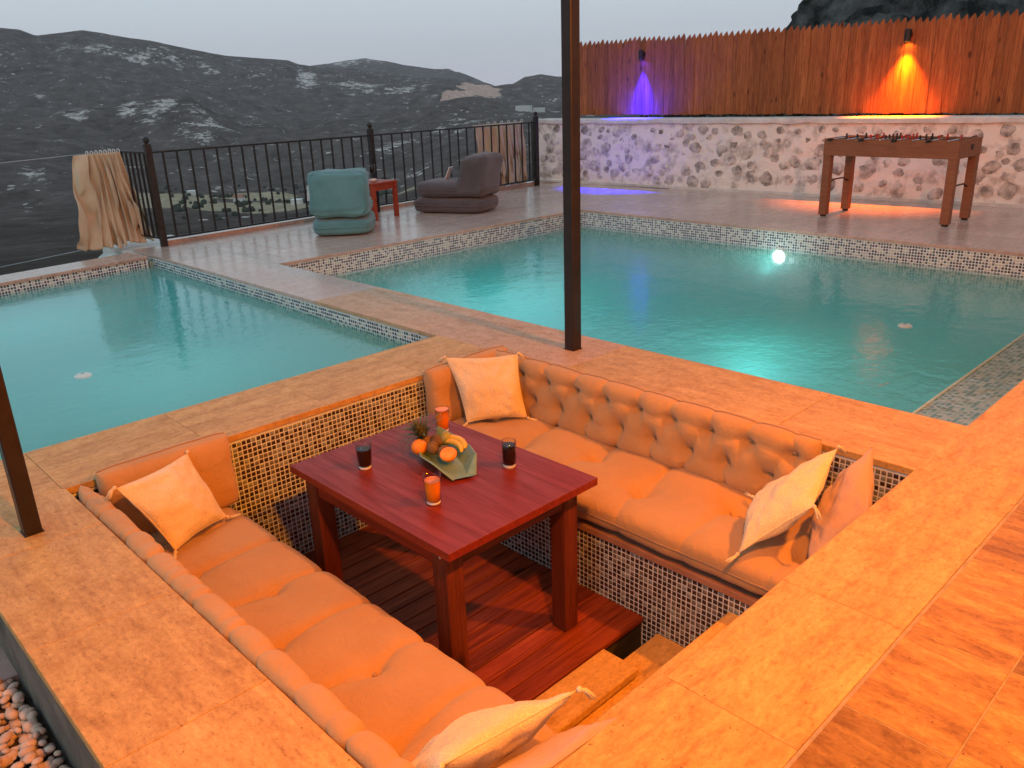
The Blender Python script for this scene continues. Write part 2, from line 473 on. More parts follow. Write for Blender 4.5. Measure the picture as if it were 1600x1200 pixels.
M['foos'] = wood("brown_laminate", (0.19, 0.075, 0.034), (0.24, 0.096, 0.044), (0.29, 0.118, 0.055), 'y', 0.5, rnd=0.05, knots=False)
M['metal'] = simple("black_metal", (0.014, 0.013, 0.013), (0.03, 0.027, 0.025), 20, 0.5, 0.1, metal=0.3)
M['post'] = simple("dark_brown_post", (0.016, 0.012, 0.010), (0.026, 0.019, 0.016), 12, 0.42, 0.15, metal=0.2)
M['steel'] = simple("chrome_steel", (0.5, 0.5, 0.5), (0.6, 0.6, 0.6), 20, 0.25, metal=1.0)
M['white'] = simple("white_plastic", (0.75, 0.75, 0.73), (0.82, 0.82, 0.8), 20, 0.4)
M['plaster'] = simple("white_plaster", (0.52, 0.50, 0.46), (0.70, 0.68, 0.63), 5, 0.9, 0.6, 30)
M['mortar'] = simple("pale_mortar", (0.36, 0.32, 0.28), (0.80, 0.74, 0.66), 5, 0.95, 0.9, 25, lo=0.32, hi=0.50, detail=9)
M['stone'] = simple("grey_limestone", (0.22, 0.19, 0.165), (0.66, 0.60, 0.53), 8, 0.9, 0.9, 22, rnd_v=0.18, lo=0.36, hi=0.60, detail=8)
M['soil'] = simple("dark_soil", (0.02, 0.022, 0.018), (0.06, 0.055, 0.04), 3, 0.95, 0.8, 20)
M['paving'] = simple("pink_paving", (0.35, 0.25, 0.22), (0.45, 0.34, 0.30), 10, 0.8, 0.3)
M['pebble'] = simple("beige_pebble", (0.50, 0.40, 0.31), (0.70, 0.59, 0.48), 18, 0.75, 0.15)
M['fab'] = fabric("beige_canvas", (0.50, 0.32, 0.145), (0.56, 0.37, 0.175))
M['fab_tan'] = fabric("dusty_tan_canvas", (0.50, 0.36, 0.27), (0.57, 0.42, 0.32))
M['fab_cream'] = fabric("cream_embroidered_cloth", (0.74, 0.66, 0.42), (0.82, 0.74, 0.50), weave=420, bump=0.45, embroid=34)
M['piping'] = fabric("beige_piping", (0.36, 0.25, 0.16), (0.42, 0.30, 0.19))
M['teal'] = fabric("teal_canvas", (0.085, 0.245, 0.27), (0.12, 0.30, 0.32))
M['grey'] = fabric("charcoal_canvas", (0.085, 0.078, 0.085), (0.12, 0.11, 0.118))
M['linen'] = fabric("beige_linen", (0.52, 0.44, 0.29), (0.62, 0.53, 0.37), weave=500)
M['ceramic'] = simple("celadon_ceramic", (0.15, 0.30, 0.22), (0.20, 0.38, 0.28), 14, 0.22, 0.05)
M['orange'] = simple("orange_peel", (0.85, 0.26, 0.015), (0.95, 0.36, 0.03), 6, 0.4, 0.5, 160)
M['orange_cut'] = simple("orange_flesh", (0.95, 0.28, 0.02), (1.0, 0.42, 0.06), 40, 0.3, 0.2)
M['banana'] = simple("banana_skin", (0.72, 0.46, 0.04), (0.85, 0.60, 0.08), 10, 0.45)
M['pine_leaf'] = simple("pineapple_leaf", (0.07, 0.10, 0.04), (0.20, 0.21, 0.10), 20, 0.6)
M['pine_skin'] = simple("pineapple_skin", (0.16, 0.09, 0.02), (0.30, 0.18, 0.04), 60, 0.6, 0.6, 80)
M['kiwi'] = simple("kiwi_skin", (0.12, 0.075, 0.03), (0.20, 0.13, 0.06), 30, 0.8, 0.3, 200)
M['pear'] = simple("green_pear_skin", (0.25, 0.28, 0.06), (0.34, 0.34, 0.09), 12, 0.45)
M['cola'] = simple("dark_cola", (0.012, 0.004, 0.003), (0.02, 0.006, 0.004), 4, 0.12)
M['juice'] = simple("orange_juice", (0.98, 0.27, 0.01), (1.0, 0.32, 0.015), 4, 0.25)
M['lime_drink'] = simple("pale_green_drink", (0.42, 0.50, 0.22), (0.50, 0.56, 0.28), 4, 0.25)
M['roof'] = simple("roof_tiles", (0.30, 0.13, 0.08), (0.38, 0.18, 0.11), 4, 0.8)
M['player_red'] = simple("red_player_plastic", (0.45, 0.04, 0.03), (0.5, 0.05, 0.04), 4, 0.4)
M['player_black'] = simple("black_player_plastic", (0.02, 0.02, 0.02), (0.03, 0.03, 0.03), 4, 0.4)
M['pitch'] = simple("green_pitch", (0.03, 0.12, 0.05), (0.04, 0.15, 0.06), 4, 0.6)

def schlick(ns, ls, f0, normal=None):
    lw = ns.new("ShaderNodeLayerWeight")
    lw.inputs["Blend"].default_value = 0.5
    if normal is not None: ls.new(normal, lw.inputs["Normal"])
    pw = N(ns, "ShaderNodeMath", operation='POWER'); pw.inputs[1].default_value = 5.0
    ls.new(lw.outputs["Facing"], pw.inputs[0])
    ma = N(ns, "ShaderNodeMath", operation='MULTIPLY_ADD'); ma.inputs[1].default_value = 1 - f0; ma.inputs[2].default_value = f0
    ls.new(pw.outputs[0], ma.inputs[0])
    return ma

def glass_mat(name, tint, rough=0.02, ior=1.45):
    m, t, ns, ls, b = new_mat(name)
    ns.remove(b)
    out = ns["Material Output"]
    tr = N(ns, "ShaderNodeBsdfTransparent"); tr.inputs[0].default_value = (*tint, 1)
    gl = N(ns, "ShaderNodeBsdfGlossy", inp={"Roughness": rough})
    fr = schlick(ns, ls, 0.018)
    mx = ns.new("ShaderNodeMixShader")
    ls.new(fr.outputs[0], mx.inputs[0]); ls.new(tr.outputs[0], mx.inputs[1]); ls.new(gl.outputs[0], mx.inputs[2])
    ls.new(mx.outputs[0], out.inputs["Surface"])
    return m
M['glass'] = glass_mat("clear_glass", (0.93, 0.95, 0.95), 0.03, 1.6)

def emit(name, col, s):
    m, t, ns, ls, b = new_mat(name)
    b.inputs["Base Color"].default_value = (0.8, 0.8, 0.8, 1)
    b.inputs["Emission Color"].default_value = (*col, 1)
    b.inputs["Emission Strength"].default_value = s
    return m
M['e_pool'] = emit("pool_lens_lit", (0.75, 1.0, 0.93), 9.0)
M['e_blue'] = emit("blue_lens_lit", (0.04, 0.02, 1.0), 250.0)
M['e_amber'] = emit("amber_lens_lit", (1.0, 0.34, 0.03), 220.0)

def water_mat(name, dens, col, rip=0.5):
    m, t, ns, ls, b = new_mat(name)
    ns.remove(b)
    out = ns["Material Output"]
    c = ns.new("ShaderNodeTexCoord")
    hs = []
    for sc_, st, w in ((2.6, (1, 1, 1), 1.0), (11.0, (1.0, 1.5, 1), 0.40), (38.0, (1, 1, 1), 0.16)):
        mp = ns.new("ShaderNodeMapping"); mp.inputs["Scale"].default_value = st
        ls.new(c.outputs["Object"], mp.inputs["Vector"])
        n = N(ns, "ShaderNodeTexNoise", inp={"Scale": sc_, "Detail": 2, "Distortion": 0.6})
        ls.new(mp.outputs[0], n.inputs["Vector"])
        q = N(ns, "ShaderNodeMath", operation='MULTIPLY'); q.inputs[1].default_value = w
        ls.new(n.outputs["Fac"], q.inputs[0]); hs.append(q)
    a = N(ns, "ShaderNodeMath", operation='ADD'); ls.new(hs[0].outputs[0], a.inputs[0]); ls.new(hs[1].outputs[0], a.inputs[1])
    a2 = N(ns, "ShaderNodeMath", operation='ADD'); ls.new(a.outputs[0], a2.inputs[0]); ls.new(hs[2].outputs[0], a2.inputs[1])
    bp = N(ns, "ShaderNodeBump", inp={"Strength": rip, "Distance": 0.011})
    ls.new(a2.outputs[0], bp.inputs["Height"])
    tr = N(ns, "ShaderNodeBsdfTransparent"); tr.inputs[0].default_value = (0.93, 0.99, 0.98, 1)
    gl = N(ns, "ShaderNodeBsdfGlossy", inp={"Roughness": 0.03})
    fr = schlick(ns, ls, 0.025, bp.outputs[0])
    ls.new(bp.outputs[0], gl.inputs["Normal"])
    mx = ns.new("ShaderNodeMixShader")
    ls.new(fr.outputs[0], mx.inputs[0]); ls.new(tr.outputs[0], mx.inputs[1]); ls.new(gl.outputs[0], mx.inputs[2])
    ls.new(mx.outputs[0], out.inputs["Surface"])
    pv = N(ns, "ShaderNodeVolumePrincipled", inp={"Density": dens, "Anisotropy": 0.1})
    pv.inputs["Color"].default_value = (*col, 1)
    pv.inputs["Absorption Color"].default_value = (*col, 1)
    ls.new(pv.outputs[0], out.inputs["Volume"])
    return m
M['water_l'] = water_mat("pool_water_plunge", 3.6, (0.20, 0.965, 0.94), 0.45)
M['water_r'] = water_mat("pool_water_main", 1.7, (0.16, 0.93, 0.80), 0.62)

# ------------------------------------------------------------------ terrain
def add_terrain():
    def dirpx(q):
        d = fw + rt * ((q[0] - 800) / 1275.3) - up * ((q[1] - 600) / 1275.3)
        n = math.hypot(d.x, d.y)
        return math.degrees(math.atan2(d.y, d.x)), d.z / n
    K = [
        (15.5, [(0, 455), (400, 440), (850, 425), (1000, 420)]),
        (60, [(0, 440), (400, 420), (850, 400)]),
        (200, [(0, 400), (400, 372), (850, 300)]),
        (560, [(0, 365), (250, 352), (450, 338), (620, 322), (850, 255)]),
        (900, [(0, 330), (250, 306), (450, 306), (620, 296), (850, 210)]),
        (1050, [(0, 285), (300, 275), (600, 265), (850, 200)]),
        (1500, [(0, 186), (60, 182), (90, 175), (140, 172), (170, 179), (215, 166), (260, 159), (300, 160), (325, 172), (345, 180), (380, 192), (430, 184), (450, 196), (520, 186), (560, 180), (620, 176), (680, 178), (720, 176), (780, 177), (870, 182)]),
        (1750, [(0, 200), (300, 196), (520, 200), (680, 172), (740, 165), (870, 176)]),
        (2700, [(0, 44), (30, 47), (55, 57), (95, 52), (130, 47), (160, 50), (200, 57), (235, 61), (280, 72), (325, 82), (350, 87), (390, 90), (430, 93), (450, 95), (465, 101), (500, 107), (550, 107), (600, 113), (650, 122), (700, 122), (740, 132), (775, 138), (800, 130), (820, 118), (845, 114), (870, 118), (930, 122), (1100, 130)]),
        (3200, [(0, 90), (450, 130), (780, 160), (870, 150)]),
        (4600, [(400, 118), (470, 105), (515, 100), (545, 94), (570, 91), (600, 95), (630, 102), (665, 106), (700, 110), (725, 117), (750, 127), (780, 137), (820, 140)]),
        (6500, [(0, 200), (870, 200)]),
    ]
    NA, NR = 560, 300
    az = np.linspace(10, 100, NA)
    r = np.concatenate([np.geomspace(15.5, 400, 50, endpoint=False), np.linspace(400, 3000, 200, endpoint=False), np.linspace(3000, 6500, 50)])
    kz = []
    for rr, line in K:
        pts = sorted(dirpx(q) for q in line)
        t = np.interp(az, [p[0] for p in pts], [p[1] for p in pts])
        kz.append(1.45 + t * rr)
    kz = np.array(kz); kr = np.array([k[0] for k in K])
    Z = np.zeros((NA, len(r)))
    seg = np.clip(np.searchsorted(kr, r, side='right') - 1, 0, len(kr) - 2)
    tt = (r - kr[seg]) / (kr[seg + 1] - kr[seg]); ts = tt * tt * (3 - 2 * tt) * 0.45 + tt * 0.55
    Z = kz[seg, :].T * (1 - ts) + kz[seg + 1, :].T * ts
    A, Rr = np.meshgrid(np.radians(az), r, indexing='ij')
    X = Rr * np.cos(A); Y = Rr * np.sin(A)
    crest = np.zeros(len(r))
    for c in (2700, 4600): crest = np.maximum(crest, np.exp(-((r - c) / 160.0) ** 2))
    V = []
    rock = []
    field = []
    for i in range(NA):
        for j in range(len(r)):
            x, y = X[i, j], Y[i, j]
            s = min(1.0, r[j] / 900.0)
            p = Vector((x / 260.0, y / 260.0, 0.3))
            nz = noise.fractal(p, 0.9, 2.1, 5)
            rid = abs(noise.noise(Vector((x / 420.0, y / 420.0, 5))))
            flat = math.exp(-((r[j] - 720) / 170.0) ** 2)
            amp = (26 * s) * (1 - 0.8 * crest[j]) * (1 - 0.85 * flat)
            V.append((x, y, Z[i, j] + amp * nz - 34 * s * (0.25 - rid) * (1 - crest[j]) * (1 - flat) * 0.8))
    V = np.array(V)
    # limestone outcrops, clearings and quarry: world azimuth / distance patches
    AZ = np.degrees(A).ravel(); RR = Rr.ravel()
    def blob(px, py, dist, wa, wr, amt):
        a0 = dirpx((px, py))[0]
        return amt * np.exp(-((AZ - a0) / wa) ** 2 - ((RR - dist) / wr) ** 2)
    ro = np.zeros(len(V)) + 0.22
    for q in ((105, 75, 2440, 1.6, 60, .50), (160, 82, 2400, 1.6, 70, .62), (215, 92, 2370, 1.6, 60, .66), (265, 98, 2400, 1.4, 70, .62), (320, 108, 2380, 1.5, 60, .55), (400, 112, 2480, 1.6, 50, .55), (480, 118, 2340, 0.9, 150, .72), (560, 122, 2300, 2.6, 120, .62), (630, 140, 2250, 2.0, 140, .58),
              (545, 98, 4500, 3, 160, .6), (115, 178, 1450, 1.6, 60, .60), (195, 180, 1440, 1.2, 60, .66), (265, 165, 1430, 1.6, 70, .72), (240, 185, 1380, 0.8, 80, .62), (405, 190, 1430, 1.0, 60, .6), (330, 205, 1300, 2.2, 110, .58), (60, 300, 1000, 1.2, 50, .5), (560, 205, 1350, 5, 90, .42), (640, 230, 1150, 5, 90, .44), (300, 110, 2500, 6, 100, .40), (720, 190, 1300, 3, 120, .5), (350, 262, 1000, 6, 60, .40)):
        ro = np.maximum(ro, blob(*q))
    fi = np.zeros(len(V))
    for q in ((265, 315, 800, 2.6, 120, 1.15), (350, 325, 700, 2.4, 60, 1.0), (430, 330, 690, 3.6, 70, 1.15), (390, 305, 880, 4.0, 45, 1.1), (520, 322, 720, 3.0, 50, .95), (640, 315, 760, 3.0, 50, .9)):
        fi = np.maximum(fi, blob(*q))
    qu = np.maximum(blob(715, 158, 1950, 1.7, 220, 1.3), blob(750, 147, 2250, 1.7, 260, 1.3))
    qu = np.maximum(qu, blob(845, 170, 1650, 2.2, 60, .6))
    nr = len(r)
    F = []
    for i in range(NA - 1):
        for j in range(nr - 1):
            a = i * nr + j
            F.append((a, a + 1, a + nr + 1, a + nr))
    F = [f[::-1] for f in F]
    me = bpy.data.meshes.new("hills")
    me.from_pydata(V.tolist(), [], F)
    for nm, arr in (("rock", ro), ("field", fi), ("quarry", qu)):
        at = me.attributes.new(nm, 'FLOAT', 'POINT')
        at.data.foreach_set("value", arr.astype(np.float32))
    smooth(me)
    m, t, ns, ls, b = new_mat("scrub_hillside")
    geo = ns.new("ShaderNodeNewGeometry")
    def nz(scale, det=6, st=(1, 1, 1), rough=0.6):
        mp = ns.new("ShaderNodeMapping"); mp.inputs["Scale"].default_value = st
        ls.new(geo.outputs["Position"], mp.inputs["Vector"])
        n = N(ns, "ShaderNodeTexNoise", inp={"Scale": scale, "Detail": det, "Roughness": rough})
        ls.new(mp.outputs[0], n.inputs["Vector"])
        return n
    n1 = nz(0.03, 10, rough=0.78)
    r1 = ramp(ns, [(0.30, (0.068, 0.056, 0.044)), (0.45, (0.138, 0.112, 0.098)), (0.56, (0.185, 0.152, 0.134)), (0.74, (0.32, 0.275, 0.245))])
    ls.new(n1.outputs["Fac"], r1.inputs[0])
    n2 = nz(0.03, 11, (1, 1, 2.6), 0.80)
    at = N(ns, "ShaderNodeAttribute", attribute_name="rock")
    s1 = N(ns, "ShaderNodeMath", operation='MULTIPLY_ADD'); s1.inputs[1].default_value = 0.30; 
    ls.new(at.outputs["Fac"], s1.inputs[0]); ls.new(n2.outputs["Fac"], s1.inputs[2])
    rm = ramp(ns, [(0.665, (0, 0, 0)), (0.685, (1, 1, 1))])
    ls.new(s1.outputs[0], rm.inputs[0])
    n3 = nz(0.15, 5)
    rc = ramp(ns, [(0.3, (0.26, 0.235, 0.21)), (0.6, (0.85, 0.78, 0.70))])
    ls.new(n3.outputs["Fac"], rc.inputs[0])
    m1 = N(ns, "ShaderNodeMix", data_type='RGBA')
    ls.new(rm.outputs[0], m1.inputs[0]); ls.new(r1.outputs[0], m1.inputs[6]); ls.new(rc.outputs[0], m1.inputs[7])
    # scattered pale boulders and cliffs
    mpv = ns.new("ShaderNodeMapping"); mpv.inputs["Scale"].default_value = (0.055, 0.055, 0.09); ls.new(geo.outputs["Position"], mpv.inputs["Vector"])
    vo = N(ns, "ShaderNodeTexVoronoi", inp={"Scale": 1.0}); ls.new(mpv.outputs[0], vo.inputs["Vector"])
    n6 = nz(0.006, 4)
    thr = N(ns, "ShaderNodeMapRange", inp={"From Min": 0.50, "From Max": 0.70, "To Min": 0.0, "To Max": 0.34}); ls.new(n6.outputs["Fac"], thr.inputs["Value"])
    lt = N(ns, "ShaderNodeMath", operation='LESS_THAN'); ls.new(vo.outputs["Distance"], lt.inputs[0]); ls.new(thr.outputs[0], lt.inputs[1])
    m6 = N(ns, "ShaderNodeMix", data_type='RGBA'); ls.new(lt.outputs[0], m6.inputs[0]); ls.new(m1.outputs[2], m6.inputs[6]); ls.new(rc.outputs[0], m6.inputs[7])
    last = m6.outputs[2]
    for nm, ca, cb, sc_, th in (("field", (0.42, 0.35, 0.22), (0.68, 0.58, 0.40), 0.012, 0.42), ("quarry", (0.55, 0.33, 0.24), (0.80, 0.60, 0.50), 0.01, 0.55)):
        at = N(ns, "ShaderNodeAttribute", attribute_name=nm)
        nn = nz(sc_, 6)
        s1 = N(ns, "ShaderNodeMath", operation='MULTIPLY')
        ls.new(at.outputs["Fac"], s1.inputs[0]); ls.new(nn.outputs["Fac"], s1.inputs[1])
        g = ramp(ns, [(th - 0.20, (0, 0, 0)), (th - 0.18, (1, 1, 1))]); ls.new(s1.outputs[0], g.inputs[0])
        cc = ramp(ns, [(0.35, ca), (0.65, cb)]); ls.new(n3.outputs["Fac"], cc.inputs[0])
        mm = N(ns, "ShaderNodeMix", data_type='RGBA')
        ls.new(g.outputs[0], mm.inputs[0]); ls.new(last, mm.inputs[6]); ls.new(cc.outputs[0], mm.inputs[7]); last = mm.outputs[2]
    ls.new(last, b.inputs["Base Color"])
    b.inputs["Roughness"].default_value = 1.0
    b.inputs["Specular IOR Level"].default_value = 0.0
    bp = N(ns, "ShaderNodeBump", inp={"Strength": 0.9, "Distance": 13.0})
    ls.new(n2.outputs["Fac"], bp.inputs["Height"]); ls.new(bp.outputs[0], b.inputs["Normal"])
    me.materials.append(m)
    link("hills", me, kind="structure")
    # ground far around and behind the viewer
    g = MB(); g.add([(-9000, -9000, -120), (9000, -9000, -120), (9000, 9000, -120), (-9000, 9000, -120)], [(0, 1, 2, 3)])
    g.build("ground", M['soil'], kind="structure")
    # steep rocky mountain behind the wooden fence
    NA2, NR2 = 170, 60
    prof = sorted(dirpx(q) for q in [(1180, 140), (1225, 70), (1243, 42), (1252, 20), (1262, 2), (1285, -25), (1330, -45), (1450, -60), (1600, -80), (1900, -140)])
    az2 = np.linspace(prof[0][0], prof[-1][0], NA2)
    te = np.interp(az2, [p[0] for p in prof], [p[1] for p in prof])
    vs = []
    for i in range(NA2):
        for j in range(NR2):
            k = j / (NR2 - 1)
            rr = 150 + 110 * k
            hgt = math.sin(min(1.0, k * 1.25) * math.pi / 2) ** 0.8
            z = -25 + (1.45 + te[i] * 238 + 25) * hgt
            a = math.radians(az2[i])
            P = Vector((rr * math.cos(a), rr * math.sin(a), z))
            dz = noise.fractal(P / 16.0, 0.8, 2.1, 6)
            rdg = abs(noise.noise(P / 9.0))
            P.z += dz * 5 * min(1, k * 3) - rdg * 5
            P.x += noise.noise(P / 6.0) * 4; P.y += noise.noise(P / 7.0 + Vector((9, 9, 9))) * 4
            vs.append(P)
    fs = [(i * NR2 + j, i * NR2 + NR2 + j, i * NR2 + NR2 + j + 1, i * NR2 + j + 1) for i in range(NA2 - 1) for j in range(NR2 - 1)]
    mm = MB(); mm.add(vs, fs)
    mr = simple("dark_rock", (0.018, 0.020, 0.018), (0.14, 0.135, 0.125), 0.16, 1.0, 1.0, 0.5, detail=10, lo=0.38, hi=0.68, spec=0)
    for n in mr.node_tree.nodes:
        if n.type == 'BUMP': n.inputs["Distance"].default_value = 2.0
    mm.build("rocky_mountain", mr, sm=True, kind="structure")
    return dirpx
dirpx = add_terrain()

# ------------------------------------------------------------------ terrace body, slabs, pools, pit
ZB = -1.75
XW, XE = 3.135, 3.70        # divider coping between the pools
PX0, PX1, PY0, PY1 = 0.735, 3.135, 0.99, 3.42   # lounge pit opening
RX1, RY1 = 7.98, 7.0        # main pool far corner
LY0 = 3.93                  # plunge pool near edge
g = MB()
def rx(a, b): g.box(a, b)
T = -0.03
rx((0.335, -2.6, ZB), (PX0 - 0.012, LY0 - 0.012, T))                # left of pit
rx((PX0 - 0.012, PY1 + 0.012, ZB), (XW - 0.012, LY0 - 0.012, T))    # behind pit
rx((XW + 0.012, PY0 - 0.0, ZB), (XE - 0.012, 9.02, T))              # divider
rx((PX0 - 0.012, -2.6, ZB), (13.0, PY0 - 0.012, T))                 # camera terrace
rx((XE - 0.012, RY1 + 0.012, ZB), (10.3, 9.40, T))                  # far deck
rx((RX1 + 0.012, PY0 - 0.012, ZB), (13.0, RY1 + 0.012, T))          # side deck
rx((-4.0, LY0 - 0.2, ZB), (0.335, LY0 - 0.012, T))
rx((PX0 - 0.012, PY0 - 0.012, ZB), (XW + 0.012, PY1 + 0.012, -1.05))  # pit slab
terrace = g.build("terrace", M['concrete'], kind="structure")

# slabs of one size share a mesh
_sl = {}
def slab(name, parent, x0, y0, x1, y1, mat, th=0.03, z=0.0, c=0.0014, gap=0.0007, jit=0.0005):
    w, d = round(x1 - x0 - 2 * gap, 4), round(y1 - y0 - 2 * gap, 4)
    key = (w, d, mat.name, th)
    if key not in _sl:
        b = MB(); b.box((-w / 2, -d / 2, -th), (w / 2, d / 2, 0), c)
        _sl[key] = b.mesh(name, mat)
    o = link(name, _sl[key], parent, ((x0 + x1) / 2, (y0 + y1) / 2, z + random.uniform(-jit, jit)))
    return o

cop = MB()
cop.box((0.34, -2.5, T - 0.004), (0.345, -2.49, T - 0.002))
ov = 0.012
coping = empty("pool_coping", label=None); coping["kind"] = "structure"
for o_ in (coping,): pass
ys = [-2.4, -1.8, -1.2, -0.6, 0.0, 0.56, 1.16, 1.76, 2.36, 3.0, 3.42]
for a, b in zip(ys[:-1], ys[1:]):
    slab("coping_slab", coping, 0.325, a, PX0 + ov - 0.0, b, M['trav_y'])
slab("coping_slab", coping, 0.325, 3.42, PX0, LY0 + ov, M['trav_x'])
for x in (-0.3, -0.9, -1.5, -2.1, -2.7, -3.3):
    slab("coping_slab", coping, x, 3.42, x + 0.6 if x < -0.31 else 0.325, LY0 + ov, M['trav_x'])
xs = [PX0, 1.36, 1.98, 2.60, XW]
for a, b in zip(xs[:-1], xs[1:]):
    slab("coping_slab", coping, a, PY1 - ov, b, LY0 + ov, M['trav_x'])
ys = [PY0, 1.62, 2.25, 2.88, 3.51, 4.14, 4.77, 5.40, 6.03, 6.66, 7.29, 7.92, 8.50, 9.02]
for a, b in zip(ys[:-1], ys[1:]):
    slab("coping_slab", coping, XW - ov, a, XE + ov if b < 7.1 else XE, b, M['trav_y'] if a < 2.8 else (M['trav_mid'] if a < 5.3 else M['tile_far']))  # painted amber tint steps down along the divider, away from the lanterns
xs = [0.735, 1.475, 2.085, 2.70, 3.31, 3.92, 4.53, 5.14, 5.75, 6.36, 6.97, 7.58, 8.2, 8.8, 9.4, 10.0, 10.6]
for a, b in zip(xs[:-1], xs[1:]):
    slab("coping_slab", coping, a, 0.634, b, PY0 + (ov if a < 3 or a > 3.2 else ov), M['trav_x'])
xs = [XE, 4.4, 5.1, 5.8, 6.5, 7.2, 7.98]
for a, b in zip(xs[:-1], xs[1:]):
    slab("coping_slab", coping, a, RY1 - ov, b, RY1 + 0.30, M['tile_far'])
ys = [PY0 + ov, 1.7, 2.4, 3.1, 3.8, 4.5, 5.2, 5.9, 6.6, 7.3]
for a, b in zip(ys[:-1], ys[1:]):
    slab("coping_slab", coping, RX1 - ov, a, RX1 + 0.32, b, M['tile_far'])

# floor tiles of the terrace the viewer stands on: mixed rows
floor_t = empty("terrace_floor"); floor_t["kind"] = "structure"
gt = MB(); gt.box((0.737, -2.3, -0.0295), (10.6, 0.6335, -0.0016)); gt.build("grout_bed", M['grout'], floor_t)
rows = [(0.370, 0.626), (-0.04, 0.370), (-0.30, -0.04), (-0.71, -0.30), (-0.97, -0.71), (-1.4, -0.97), (-1.66, -1.4), (-2.1, -1.66)]
for ri, (y0, y1) in enumerate(rows):
    x = 0.735 + (0.0 if ri == 0 else random.uniform(-0.4, 0))
    seq = [0.53, 0.424, 0.41, 0.50] if ri == 0 else None
    k = 0
    if ri == 0: x = 0.735
    while x < 10.5:
        w = seq[k] if seq and k < 4 else random.choice([0.41, 0.41, 0.61, 0.27])
        xa = max(x, 0.735)
        if x + w > 0.80: slab("floor_tile", floor_t, xa, y0, round(x + w, 3), y1, M['tile'], gap=0.0025)
        x = round(x + w, 3); k += 1
# far deck tiles
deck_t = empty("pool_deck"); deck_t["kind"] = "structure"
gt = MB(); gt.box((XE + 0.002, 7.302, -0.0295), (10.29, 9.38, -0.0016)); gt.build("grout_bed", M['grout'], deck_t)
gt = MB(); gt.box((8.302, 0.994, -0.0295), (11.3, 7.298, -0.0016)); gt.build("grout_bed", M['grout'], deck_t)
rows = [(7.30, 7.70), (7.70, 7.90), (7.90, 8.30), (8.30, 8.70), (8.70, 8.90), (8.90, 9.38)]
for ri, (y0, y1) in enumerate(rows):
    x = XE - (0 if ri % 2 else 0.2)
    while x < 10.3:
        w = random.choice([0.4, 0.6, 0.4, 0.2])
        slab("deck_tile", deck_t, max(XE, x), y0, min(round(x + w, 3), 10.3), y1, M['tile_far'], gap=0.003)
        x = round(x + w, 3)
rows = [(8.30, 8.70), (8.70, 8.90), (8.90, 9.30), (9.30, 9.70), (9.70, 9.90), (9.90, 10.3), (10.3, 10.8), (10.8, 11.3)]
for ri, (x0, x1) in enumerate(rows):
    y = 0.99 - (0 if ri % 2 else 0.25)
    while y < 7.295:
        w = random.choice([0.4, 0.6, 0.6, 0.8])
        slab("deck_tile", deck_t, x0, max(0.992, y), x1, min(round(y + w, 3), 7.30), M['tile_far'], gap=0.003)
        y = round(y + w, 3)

# mosaic of individual little glass tiles (past the limit for single parts)
def mosaic_panel(name, org, u, v, nu, nv, pitch, mats, wts, parent=None, tile=0.78, lift=0.0014, skip=None):
    org, u, v = Vector(org), Vector(u), Vector(v)
    n = u.cross(v).normalized()
    I, J = np.meshgrid(np.arange(nu), np.arange(nv), indexing='ij')
    I = I.ravel(); J = J.ravel()
    rng = np.random.default_rng(int(abs(org.x * 100 + org.y * 77 + nu)))
    k = len(I)
    h = pitch * tile / 2
    cx = (I + 0.5) * pitch + rng.normal(0, 0.0004, k); cy = (J + 0.5) * pitch + rng.normal(0, 0.0004, k)
    U_, V_, N_ = np.array(u), np.array(v), np.array(n)
    base = np.array(org) + cx[:, None] * U_ + cy[:, None] * V_
    tilt = rng.normal(0, 0.018, (k, 2))
    vs = []
    for lv, hh in ((0, h), (1, h * 0.93)):
        for sx_, sy_ in ((-1, -1), (1, -1), (1, 1), (-1, 1)):
            z = lift * lv + (tilt[:, 0] * sx_ + tilt[:, 1] * sy_) * h * lv
            vs.append(base + sx_ * hh * U_ + sy_ * hh * V_ + z[:, None] * N_)
    VV = np.stack(vs, 1).reshape(-1, 3)
    o = (np.arange(k) * 8)[:, None]
    F = np.concatenate([o + np.array(q) for q in ([4, 5, 6, 7], [0, 1, 5, 4], [1, 2, 6, 5], [2, 3, 7, 6], [3, 0, 4, 7])], 0)
    me = bpy.data.meshes.new(name)
    me.vertices.add(len(VV)); me.vertices.foreach_set("co", VV.ravel())
    me.loops.add(F.size); me.loops.foreach_set("vertex_index", F.ravel())
    me.polygons.add(len(F)); me.polygons.foreach_set("loop_start", np.arange(len(F)) * 4)
    me.update(calc_edges=True)
    for m in mats: me.materials.append(m)
    mi = rng.choice(len(mats), size=k, p=wts)
    me.polygons.foreach_set("material_index", np.tile(mi, 5))
    me.validate()
    return link(name, me, parent, kind="stuff")
PITM = [M['tile_dark'], M['tile_taupe'], M['tile_sand']]; PITW = [.46, .32, .22]
POOM = [M['tile_green'], M['tile_cream'], M['tile_dark'], M['tile_taupe']]; POOW = [.34, .38, .24, .04]

